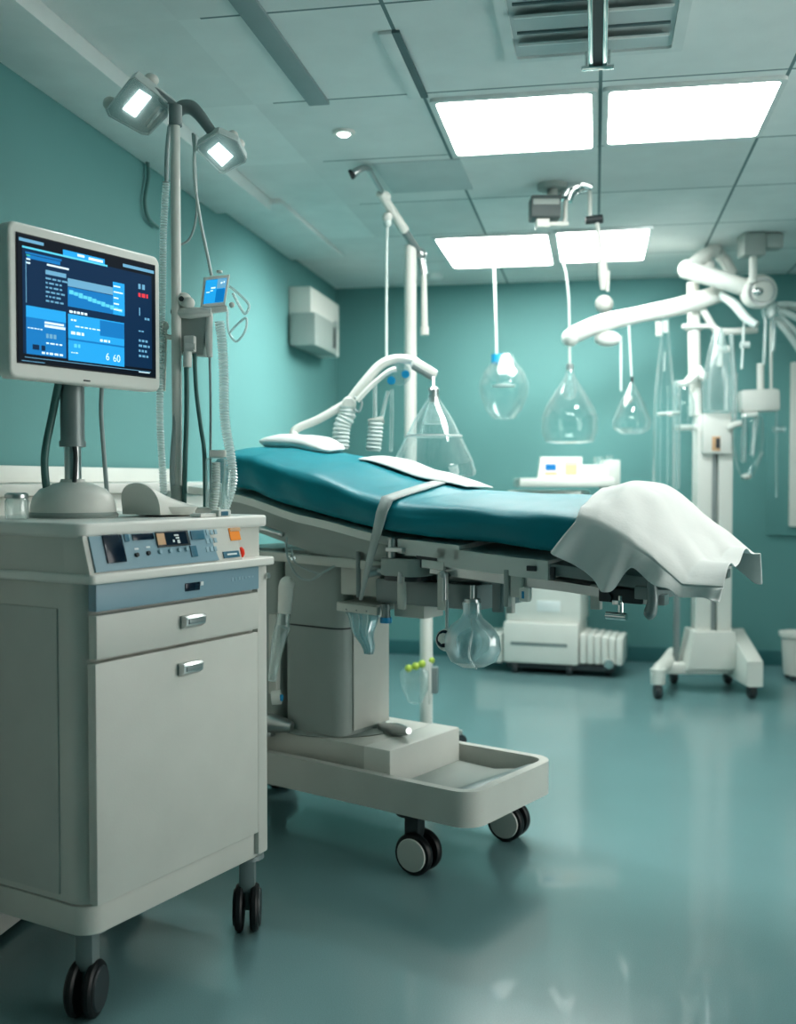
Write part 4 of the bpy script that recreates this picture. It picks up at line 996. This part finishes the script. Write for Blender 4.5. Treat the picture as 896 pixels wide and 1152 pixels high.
# ------------------------------------------------------------------ tall boom stand behind the table
BD = 4.95
fp = P(471, 760, BD)
bs = thing('boom_stand', (fp.x, fp.y, 0), YAW, 'tall white pole stand with a slanted telescopic boom behind the table', 'pole stand')
pt = P(462, 276, BD); pk = P(462, 520, BD); pl_ = P(480, 600, BD)
MB().cyl((pt.x, pt.y, .9), (pt.x, pt.y, pt.z), .030, .028).cyl((pt.x, pt.y, 1.05), (pt.x, pt.y, 1.09), .034).build('pole', M['white'], bs)
MB().cyl((pt.x, pt.y, .92), (pl_.x, pl_.y, .92), .028).build('offset_bracket', M['grey'], bs)
MB().cyl((pl_.x, pl_.y, .05), (pl_.x, pl_.y, .94), .030).build('lower_post', M['white'], bs)
for k in range(5):
    an = k * 2 * PI / 5 + .3; d_ = Vector((math.cos(an), math.sin(an), 0)); o = Vector((pl_.x, pl_.y, 0))
    lg = MB().wbox(o + UP * .075, o + d_ * .17 + UP * .06, .03, .022, .006).build('leg', M['grey'], bs)
    MB().cyl(o + d_ * .165 + UP * .025 - Vector((-d_.y, d_.x, 0)) * .012, o + d_ * .165 + UP * .025 + Vector((-d_.y, d_.x, 0)) * .012, .025).build('wheel', M['dark'], lg)
E0, E1, E2 = P(415, 190, 4.6), P(432, 224, 4.75), P(472, 287, 5.0)
MB().cyl(E0, E2, .011).build('boom_rod', M['steel'], bs)
MB().cyl(P(428, 217, 4.70), P(455, 259, 4.87), .021, .023).ball(P(436, 245, 4.76), .024).ball(P(433, 222, 4.73), .028).build('boom_sleeve', M['white'], bs)
MB().cyl(P(455, 259, 4.87), P(470, 282, 4.97), .018).build('boom_tail', M['midgrey'], bs)
MB().tube([P(397, 196, 4.55), P(403, 192, 4.56), P(411, 189, 4.58), P(418, 192, 4.61)], [.019, .017, .013, .012]).build('boom_end', M['steel'], bs)
MB().cyl(P(394, 197, 4.55), P(397, 195.5, 4.55), .021).build('end_cap', M['dark'], bs)
MB().ball(P(473, 286, 5.0), .03).cyl(P(474, 290, 5.0), P(477, 309, 5.0), .017).build('counterweight_joint', M['steel'], bs)
MB().cyl(P(477, 308, 5.0), P(478, 372, 5.0), .013, .016).cyl(P(478, 368, 5.0), P(478, 377, 5.0), .02).build('counterweight_rod', M['white'], bs)
tag(MB().tube([P(436, 250, 4.76), P(435, 300, 4.76), P(435, 405, 4.74)], .0065).ball(P(436, 251, 4.76), .02).build('hanging_cord', M['whitehose']), 'thin white cord hanging straight down from the slanted boom', 'cord')  # cord hung from the boom, not from the ceiling
# pouch with lime caps on the stand's lower post
t = thing('specimen_pouch', P(466, 770, 4.88), YAW, 'small clear pouch with lime green caps hung on the lower stand post', 'pouch')
MB().lathe([(0, -.10), (.03, -.09), (.06, -.03), (.07, .04), (.055, .06)], P(467, 768, 4.86), n=20, sy=.4).build('pouch_film', M['bag'], t)
for x, y in ((460, 752), (468, 749.5), (475, 747)): MB().ball(P(x, y, 4.86), .018).build('lime_cap', M['green'], t)
t = thing('pump_module', P(488, 765, 4.86), YAW, 'narrow dark grey module clamped on the lower stand post', 'module')
MB().wbox(P(488, 750, 4.86), P(488, 780, 4.86), .04, .05, .008).build('housing', M['midgrey'], t)
MB().wbox(P(484, 745, 4.84), P(484, 792, 4.84), .014, .03, .006).build('clamp', M['white'], t)
MB().ball(P(486, 743, 4.85), .014).build('lime_button', M['green'], t)

# ------------------------------------------------------------------ hanging glass vessels
def cord(x0, y0, x1, y1, d, label, r=.0055, bend=0, top=None):
    a = top or P(x0, y0, d); b = P(x1, y1, d)
    m_ = a.lerp(b, .45) + RT * bend
    return tag(MB().tube([a, m_, b], r).build('hanging_cord', M['whitehose']), label, 'cord', 'hanging cords')
FD = 4.22
v = thing('glass_vessel', P(487, 540, FD), 0, 'large clear conical glass vessel hanging from the support arm above the table', 'glass vessel', 'hanging glass vessels')
o = P(488, 538, FD); hgt = (P(488, 440, FD) - o).z
MB().lathe([(0, .0), (.13, .002), (.165, .012), (.168, .03), (.155, .075), (.115, .155), (.075, .235), (.036, .295), (.020, .32), (.018, hgt - .02), (.022, hgt - .01)], o, n=40).build('vessel_body', M['glass'], v)
MB().lathe([(0, .165), (.11, .165), (.112, .170), (0, .170)], o, n=40).build('liquid_surface', M['glass'], v)
MB().lathe([(.110, .164), (.114, .164), (.114, .170), (.110, .170), (.110, .164)], o, n=40).build('liquid_glint_ring', M['mark'], v)  # white ring painting the bright glint round the liquid's edge
MB().lathe([(.014, .31), (.03, .26), (.045, .22), (.047, .214), (.0, .212)], o, n=28).build('inner_funnel', M['bag'], v)
MB().lathe([(0, .30), (.018, .30), (.022, .325), (.018, .335), (.022, .35), (.014, .36), (0, .362)], o, n=20).cyl(o + UP * .36, P(488, 425, AD - .06) * .5 + P(488, 425, FD) * .5, .006).build('hanger', M['steel'], v)

FD2 = 6.62
v = thing('glass_vessel', P(567, 470, FD2), 0, 'round clear glass vessel with a blue and white cap hanging near the back wall', 'glass vessel', 'hanging glass vessels')
o = P(567, 472, FD2); s = FD2 / 1200
MB().lathe([(0, 0), (12 * s, 1 * s), (20 * s, 10 * s), (27 * s, 28 * s), (28 * s, 40 * s), (22 * s, 54 * s), (12 * s, 66 * s), (10 * s, 72 * s)], o, n=36).build('vessel_body', M['glass'], v)
MB().lathe([(0, 37 * s), (13 * s, 37 * s), (13 * s, 38.5 * s), (0, 38.5 * s)], o).build('liquid_surface', M['mark'], v)
MB().lathe([(0, 40 * s), (8 * s, 40 * s), (9 * s, 62 * s), (0, 62 * s)], o).build('inner_tube', M['glass'], v)
MB().cyl(P(560, 409, FD2 - .02), P(560, 399, FD2 - .02), 7 * s).build('blue_cap', M['cyan'], v)
MB().cyl(P(567, 409, FD2), P(567, 404, FD2), 11 * s).cyl(P(570, 404, FD2), P(570, 398, FD2), 4 * s).build('white_cap', M['white'], v)
cp = P(556, 398, FD2)
cord(0, 0, 559, 402, FD2 - .02, 'straight pale cord from the ceiling to the round vessel with the blue cap', .007, 0, Vector((cp.x, cp.y, H - .016)))

ED = 6.05
v = thing('glass_vessel', P(641, 498, ED), 0, 'wide clear drop-shaped glass vessel hanging from the end of the white tower arm', 'glass vessel', 'hanging glass vessels')
o = P(641, 500, ED); s = ED / 1200
MB().lathe([(0, 2 * s), (16 * s, 1 * s), (27 * s, 3 * s), (31 * s, 14 * s), (31 * s, 30 * s), (27 * s, 42 * s), (16 * s, 60 * s), (6 * s, 76 * s), (4 * s, 84 * s)], o, n=40).build('vessel_body', M['glass'], v)
MB().lathe([(4 * s, 80 * s), (8 * s, 60 * s), (6 * s, 52 * s), (0, 50 * s)], o).build('inner_funnel', M['bag'], v)
MB().cyl(o + UP * 83 * s, o + UP * 90 * s, 4 * s).build('neck_ring', M['steel'], v)
MB().cyl(o + UP * 89 * s, P(641, 386, ED), .007).build('hanger', M['white'], v)
v = thing('glass_vessel', P(711, 488, 6.4), 0, 'small clear conical glass vessel hanging at the right, nearest the tower', 'glass vessel', 'hanging glass vessels')
o = P(711, 488, 6.4); s = 6.4 / 1200
MB().lathe([(0, 2 * s), (12 * s, 0), (21 * s, 6 * s), (22 * s, 14 * s), (14 * s, 34 * s), (6 * s, 50 * s), (2.5 * s, 58 * s)], o, n=36).build('vessel_body', M['glass'], v)
MB().ball(P(707, 449, 6.4), 5 * s).build('light_bulb', M['white'], v)
MB().cyl(o + UP * 57 * s, o + UP * 64 * s, .009).build('neck_ring', M['dark'], v)
cord(708, 366, 711, 426, 6.4, 'short thin cord from the tower arm to the small conical vessel', .006)
cord(699, 378, 699, 440, 6.4, 'short loose cord hanging left of the small conical vessel', .006)
cp = P(640, 372, ED)
tag(MB().tube([P(633, 294, ED), P(637, 308, ED), P(640, 335, ED), P(641, 372, ED)], .0055).cyl(P(633, 294, ED), Vector((P(633, 294, ED).x, P(633, 294, ED).y, H - .016)), .0055).build('hanging_cord', M['whitehose']), 'curved pale cord from the ceiling to the end of the white tower arm', 'cord')

# ------------------------------------------------------------------ equipment tower at the back right
WD = 6.3
def W_(x, y, dd=0): return P(x, y, WD + dd)
b0 = W_(795, 760); TWF = Frame((b0.x, b0.y, 0), YAW)
s = WD / 1200
def tx_(x): return (x - 795) * s
def tz_(y): return W_(795, y).z
tw = thing('equipment_tower', (b0.x, b0.y, 0), YAW, 'white wheeled equipment tower with long jointed arms at the back right', 'equipment tower')
MB().bb(TWF, (tx_(745), -.05, tz_(757)), (tx_(826), .05, tz_(745)), .012).build('base_beam', M['white'], tw)
MB().tube([TWF(tx_(727), -.28, tz_(752)), TWF(tx_(732), -.2, tz_(748)), TWF(tx_(750), .0, tz_(746)), TWF(tx_(768), .22, tz_(742))], [.035, .042, .045, .04], 12).build('left_leg', M['white'], tw)
MB().cyl(TWF(tx_(729), -.25, .085), TWF(tx_(729), -.25, .17), .04, .045).build('left_foot', M['white'], tw)
MB().prism(TWF, [(-.30, .075), (.25, .075), (.25, .33), (.05, .36), (-.30, .22)], tx_(822), tx_(840), .012, 2, place=lambda x, y, z: (z, x, y)).build('right_leg', M['white'], tw)
for a, b in ((729, -.25), (768, .2), (831, -.24), (831, .2)):
    MB().lathe([(0, -.02), (.035, -.02), (.042, -.01), (.042, .01), (.035, .02), (0, .02)], TWF(tx_(a), b, .0425), RT, 20).cyl(TWF(tx_(a), b, .05), TWF(tx_(a), b, .10), .012).build('wheel', M['dark'], tw)
MB().prism(TWF, [(tx_(768), tz_(750)), (tx_(828), tz_(750)), (tx_(822), tz_(708)), (tx_(776), tz_(708))], -.10, .12, .012, 2, place=lambda x, y, z: (x, z, y)).build('base_housing', M['white'], tw)
MB().bb(TWF, (tx_(780), -.05, tz_(712)), (tx_(797), .06, tz_(470)), .006).bb(TWF, (tx_(804), -.05, tz_(712)), (tx_(820), .06, tz_(470)), .006).build('column', M['white'], tw)
MB().bb(TWF, (tx_(797), -.02, tz_(712)), (tx_(804), .05, tz_(470))).build('column_groove', M['midgrey'], tw)
MB().bb(TWF, (tx_(760), .02, tz_(745)), (tx_(766), .06, tz_(560)), .004).build('rear_rod', M['midgrey'], tw)
ub = MB().bb(TWF, (tx_(784), -.09, tz_(511)), (tx_(816), .08, tz_(466)), .012).build('upper_box', M['white'], tw)
MB().bb(TWF, (tx_(794), -.094, tz_(508)), (tx_(803), -.088, tz_(492)), .002).build('socket', M['tan'], ub)
MB().bb(TWF, (tx_(798), -.097, tz_(505)), (tx_(802.5), -.092, tz_(494)), .001).build('socket_hole', M['dark'], ub)
MB().cyl(W_(783, 468), W_(780, 318), .036, .036).cyl(W_(781, 367), W_(781, 371), .05).build('pole', M['white'], tw)
# long lower arm, upper arm, knuckles
MB().tube([W_(641, 380, -.25), W_(652, 374, -.24), W_(680, 363, -.22), W_(720, 354, -.18), W_(770, 343, -.10), W_(810, 330, -.06)], [.046, .05, .050, .046, .052, .052], 16).ball(W_(642, 380, -.25), .05).build('long_arm', M['white'], tw)
MB().ball(W_(684, 381, -.2), .05, (1.5, 1, .9)).build('arm_underside_cover', M['white'], tw)
MB().cyl(W_(772, 303, -.22), W_(852, 327, -.30), .052, .05).ball(W_(774, 303, -.22), .056).build('upper_arm', M['white'], tw)
MB().tube([W_(776, 300, -.18), W_(788, 291, -.15), W_(803, 281, -.10)], .038, 14).ball(W_(804, 281, -.1), .046).tube([W_(806, 282, -.08), W_(816, 294, -.05), W_(824, 308, -.02)], .036, 14).build('elbow_link', M['white'], tw)
MB().ball(W_(797, 300, -.1), .042).build('elbow_ball', M['white'], tw)
jf = -FW - UP * .18
MB().lathe([(0, -.09), (.085, -.09), (.095, -.07), (.095, .0), (.085, .02), (.06, .03), (.055, .05), (.03, .056), (0, .056)], W_(856, 328, -.34), jf, 32).build('joint_drum', M['white'], tw)
MB().lathe([(.062, .032), (.074, .030), (.074, .024), (.062, .026)], W_(856, 328, -.34), jf, 32).build('joint_ring', M['steel'], tw)
MB().ball(W_(853, 328, -.40), .03, (1, 1, .8)).build('joint_cap', M['chrome'], tw)
# drop rod from the ceiling that carries the joint
cm = on_ceiling(848, 262)
rp = P(848, 280, 5.9)
MB().cyl((rp.x, rp.y, P(848, 318, 5.9).z), (rp.x, rp.y, H - .11), .022).build('drop_rod', M['white'], tw)
MB().box(Frame((rp.x - .01, rp.y, H - .065), YAW), (0, 0, 0), (.12, .12, .12), .006).box(Frame((rp.x + .10, rp.y, H - .05), YAW), (0, 0, 0), (.10, .10, .085), .02).build('ceiling_mount', M['grey'], tw)
# side bracket
MB().tube([W_(785, 338, -.04), W_(795, 355, -.04), W_(805, 370, -.04), W_(820, 373, -.04), W_(852, 371, -.04)], [.02, .022, .022, .021, .02], 12, sub=4).build('side_bracket', M['white'], tw)
MB().cyl(W_(768, 367, -.05), W_(800, 367, -.05), .014).build('cross_bar', M['white'], tw)
tag(MB().tube([W_(812, 332, -.1), W_(826, 342, -.2), W_(840, 358, -.26), W_(852, 366, -.3)], [.026, .028, .026, .022], 12).build('flexible_tube', M['whitehose']), 'thick white curved tube under the upper arm of the tower', 'tube')
hub = thing('cable_hub', W_(866, 352, -.3), YAW, 'pale cable hub under the tower joint with a fan of white hoses', 'cable hub')
MB().wbox(W_(858, 350, -.32), W_(875, 346, -.32), .06, .10, .02).build('hub_body', M['bag'], hub)
for i, (x1, y1, x2, y2) in enumerate(((880, 342, 930, 352), (880, 350, 925, 378), (878, 356, 915, 398), (872, 358, 905, 402), (882, 345, 935, 364))):
    MB().tube([W_(866, 345 + i * 2, -.32), W_(x1, y1, -.30 + .02 * i), W_((x1 + x2) / 2, (y1 + y2) / 2 - 3, -.28), W_(x2, y2, -.24)], .016 + .003 * (i % 2)).build('fan_hose', M['whitehose'], hub)
MB().tube([W_(862, 356, -.3), W_(861, 380, -.3), W_(860, 410, -.3)], .01).tube([W_(869, 358, -.3), W_(871, 372, -.3), W_(870, 395, -.3)], .012).build('hanging_line', M['hose'], hub)
MB().cyl(W_(838, 356, -.2), W_(835, 415, -.2), .007).cyl(W_(834, 388, -.2), W_(843, 388, -.2), .02).build('hanging_line', M['whitehose'], hub)

pb = thing('infusion_pump', W_(854, 452, -.1), YAW, 'white rounded pump box hanging on two rods right of the tower', 'pump')
MB().wbox(W_(832, 452, -.1), W_(876, 450, -.1), .10, 25 * s, .025).build('housing', M['white'], pb)
MB().cyl(W_(856, 440, -.1), W_(856, 409, -.1), .020).build('thick_rod', M['white'], pb)
MB().cyl(W_(868, 440, -.1), W_(868, 360, -.14), .009).build('thin_rod', M['white'], pb)
MB().cyl(W_(874, 462, -.1), W_(874, 560, -.1), .008).cyl(W_(870, 483, -.1), W_(884, 483, -.1), .016).build('side_line', M['bag'], pb)
MB().wbox(W_(836, 467, -.12), W_(852, 466, -.12), .06, .03, .008).build('lower_port', M['white'], pb)
db = thing('drip_bag', W_(840, 538, -.12), YAW, 'clear drip bag with inner tubes hanging under the white pump box', 'bag')
o = W_(841, 539, -.12)
MB().lathe([(0, 0), (6 * s, 1 * s), (12 * s, 14 * s), (17 * s, 40 * s), (17 * s, 62 * s), (14 * s, 72 * s)], o, n=28, sy=.6).build('bag_body', M['glass'], db)
MB().cyl(W_(838, 468, -.12), W_(837, 520, -.12), .014).cyl(W_(852, 468, -.12), W_(846, 512, -.12), .014).build('inner_tube', M['hose'], db)
MB().ball(W_(840, 536, -.12), .03, (1, 1, .6)).build('drip_port', M['white'], db)
MB().tube([W_(858, 508, -.12), W_(855, 515, -.12), W_(850, 524, -.12)], .012).build('side_spout', M['bag'], db)

ib = thing('infusion_bag', W_(815, 470, -.1), YAW, 'clear hanging infusion bag on the side bracket of the tower', 'bag')
MB().lathe([(0, 0), (16 * s, 2 * s), (17 * s, 30 * s), (12 * s, 62 * s), (6 * s, 86 * s), (4 * s, 92 * s)], W_(808, 464, -.16), n=28, sy=.35).build('bag_body', M['bag'], ib)
MB().cyl(W_(812, 374, -.14), W_(810, 412, -.14), .016).cyl(W_(805, 393, -.14), W_(820, 393, -.14), .022).build('hanger_tube', M['white'], ib)
MB().cyl(W_(823, 376, -.12), W_(826, 420, -.12), .014).cyl(W_(826, 420, -.12), W_(825, 478, -.12), .022).build('side_tube', M['hose'], ib)
MB().tube([W_(820, 482, -.14), W_(826, 478, -.15), W_(834, 476, -.15)], .018).build('side_valve', M['white'], ib)

ch = thing('drip_chamber', W_(773, 488, -.1), YAW, 'clear chamber with white fittings clamped to the tower pole', 'drip chamber')
MB().lathe([(0, 0), (9 * s, 0), (12 * s, 12 * s), (11 * s, 34 * s), (6 * s, 48 * s), (5 * s, 54 * s)], W_(770, 486, -.1), n=24).build('chamber_body', M['glass'], ch)
MB().tube([W_(762, 432, -.1), W_(772, 431, -.1), W_(780, 424, -.1), W_(790, 415, -.1)], [.018, .022, .03, .024], 12).ball(W_(791, 423, -.1), .03).build('clamp', M['white'], ch)
MB().cyl(W_(760, 481, -.1), W_(784, 481, -.1), .016).build('lower_ring', M['white'], ch)

lt = thing('measuring_tube', W_(750, 550, -.1), YAW, 'tall clear twin measuring tubes hanging left of the tower column', 'tube')
MB().lathe([(0, 0), (12 * s, 1 * s), (12 * s, 70 * s), (11 * s, 110 * s), (8 * s, 140 * s), (5 * s, 168 * s), (4 * s, 190 * s)], W_(747, 551, -.1), n=28).build('tube_body', M['glass'], lt)
MB().lathe([(0, 0), (4 * s, 0), (4 * s, 118 * s), (0, 120 * s)], W_(761, 550, -.1), n=18).build('thin_tube', M['bag'], lt)
MB().cyl(W_(742, 361, -.1), W_(742, 378, -.1), .02).cyl(W_(749, 361, -.1), W_(749, 374, -.1), .018).build('hanger_fitting', M['white'], lt)
MB().cyl(W_(740, 466, -.12), W_(765, 464, -.12), .010).ball(W_(754, 466, -.16), .015).build('side_arm', M['white'], lt)

# ------------------------------------------------------------------ anaesthesia machine by the back wall
MD = 6.78
m0 = P(608, 752, MD); MA = YAW - .30
MF = Frame((m0.x, m0.y, 0), MA)
k = MD / 1200
am = thing('anaesthesia_machine', (m0.x, m0.y, 0), MA, 'white wheeled anaesthesia machine with two small screens against the back wall', 'anaesthesia machine')
MB().bb(MF, (-.24, .0, .07), (.24, .46, .33), .015).build('lower_block', M['white'], am)
MB().bb(MF, (-.23, .04, .33), (.25, .46, 1.17), .012).build('body', M['white'], am)
MB().bb(MF, (-.19, -.004, .185), (.17, .004, .205), .002).build('slot', M['midgrey'], am)
MB().bb(MF, (-.03, .034, .40), (.12, .042, .47), .003).build('label_plate', M['mark'], am)
rb_ = MB()
for i in range(6): rb_.bb(MF, (.245 + i * .045, .02, .08), (.288 + i * .045, .34, .27 - .004 * i), .012)
rb_.build('side_module', M['white'], am)
rb_ = MB()
for i in range(4): rb_.bb(MF, (-.292 - i * .045, .02, .06), (-.25 - i * .045, .34, .25 - .004 * i), .012)
rb_.build('side_module', M['white'], am)
MB().bb(MF, (-.22, .03, .035), (.46, .42, .07), .004).build('underframe', M['dark'], am)
MB().cyl(MF(.43, .0, .09), MF(.43, .04, .09), .03).build('side_knob', M['chrome'], am)
for a, b in ((-.17, .04), (.18, .04), (.42, .1), (-.17, .4), (.2, .4)):
    MB().lathe([(0, -.02), (.03, -.02), (.036, -.008), (.036, .008), (.03, .02), (0, .02)], MF(a, b, .0365), MF(1, 0, 0) - MF(0, 0, 0), 20).build('wheel', M['dark'], am)
# top shelf, aligned with the view so that both screens show
q0 = P(640, 546, MD - .05); SF = Frame((q0.x, q0.y, 0), YAW)
zs = q0.z
def sx_(x): return (x - 640) * k
MB().bb(SF, (sx_(584), -.05, zs - .01), (sx_(690), .30, zs + .045), .015).build('top_shelf', M['white'], am)
MB().bb(SF, (sx_(655), .0, zs + .04), (sx_(696), .26, zs + .13), .012).bb(SF, (sx_(683), -.03, zs - .03), (sx_(697), .28, zs + .16), .012).build('vaporiser_block', M['white'], am)
MB().cyl(SF(sx_(676), .08, zs + .12), SF(sx_(676), .08, zs + .18), .03).cyl(SF(sx_(688), .08, zs + .14), SF(sx_(688), .08, zs + .19), .022).build('bottle', M['bag'], am)
z0, z1 = zs + .045, P(640, 514, MD).z
def lean(x, y, z): return SF(x, .02 + (y - z0) * .25 + z, y)
dsp = MB().prism(lean, [(sx_(606), z0), (sx_(655), z0), (sx_(657), z1), (sx_(610), z1)], 0, .04, .008).build('display_unit', M['white'], am)
MB().prism(lean, [(sx_(615), z0 + .05), (sx_(627), z0 + .05), (sx_(627), z1 - .045), (sx_(615), z1 - .045)], -.003, .002).build('left_screen', M['s_blue'], dsp)
MB().prism(lean, [(sx_(614), z0 + .02), (sx_(628), z0 + .02), (sx_(628), z0 + .038), (sx_(614), z0 + .038)], -.003, .002).build('label_strip', M['tan'], dsp)
MB().prism(lean, [(sx_(637), z0 + .02), (sx_(650), z0 + .02), (sx_(651), z1 - .03), (sx_(637), z1 - .03)], -.003, .002).build('right_screen', M['tan'], dsp)
MB().prism(lean, [(sx_(638), z0 + .085), (sx_(650), z0 + .085), (sx_(650), z1 - .035), (sx_(638), z1 - .035)], -.005, -.002).build('screen_head', M['grey'], dsp)

# ------------------------------------------------------------------ lamps
def area(name, loc, size, energy, rot=(0, 0, 0), col=(.94, 1, .99), shape='SQUARE', spread=PI):
    l = bpy.data.lights.new(name, 'AREA'); l.energy = energy; l.size = size; l.color = col; l.shape = shape; l.spread = spread
    o = bpy.data.objects.new(name, l); o.location = loc; o.rotation_euler = rot; COL.objects.link(o); return o
def spot(name, loc, target, energy, angle, blend=.8, r=.05, col=(.94, 1, .99)):
    l = bpy.data.lights.new(name, 'SPOT'); l.energy = energy; l.spot_size = angle; l.spot_blend = blend; l.shadow_soft_size = r; l.color = col
    o = bpy.data.objects.new(name, l); o.location = loc
    o.rotation_euler = (Vector(target) - Vector(loc)).to_track_quat('-Z', 'Y').to_euler(); COL.objects.link(o); return o
p = on_ceiling(387, 148)
spot('downlight_lamp', (p.x, p.y, H - .03), (p.x, p.y, 0), 40, math.radians(110))
spot('lamp_head_light', o1 + n1 * .03, o1 + n1, 6, math.radians(100))
spot('lamp_head_light', o2 + n2 * .03, o2 + n2, 4, math.radians(100))
# hidden spots without fixtures, added to brighten the left and back walls
spot('added_wall_spot', (-.40, 5.45, H - .05), (XL, 5.5, 1.55), 170, math.radians(80), 1.0, .15)
spot('added_wall_spot', (.45, 5.4, H - .05), (.1, YB, 1.5), 85, math.radians(80), 1.0, .15)

w = bpy.data.worlds.new('room_air'); SC.world = w; w.use_nodes = True
w.node_tree.nodes['Background'].inputs[0].default_value = (1.0, .99, .94, 1); w.node_tree.nodes['Background'].inputs[1].default_value = 3.0  # even pale background, fill light coming in through the added side opening

# ------------------------------------------------------------------ camera
cam = bpy.data.cameras.new('camera'); co = bpy.data.objects.new('camera', cam); COL.objects.link(co)
cam.sensor_fit = 'VERTICAL'; cam.sensor_height = 36; cam.lens = 36 * FPX / 1152
co.location = CAM
co.rotation_euler = Matrix((RT, CU, -FW)).transposed().to_euler()
cam.clip_start = .05
cam.dof.use_dof = True; cam.dof.focus_distance = 2.95; cam.dof.aperture_fstop = 2.2
SC.camera = co
SC.view_settings.view_transform = 'Standard'
SC.view_settings.look = 'Medium High Contrast'
SC.view_settings.exposure = 0.2
SC.cycles.use_denoising = True
SC.cycles.max_bounces = 10; SC.cycles.transparent_max_bounces = 24
SC.cycles.sample_clamp_indirect = 6
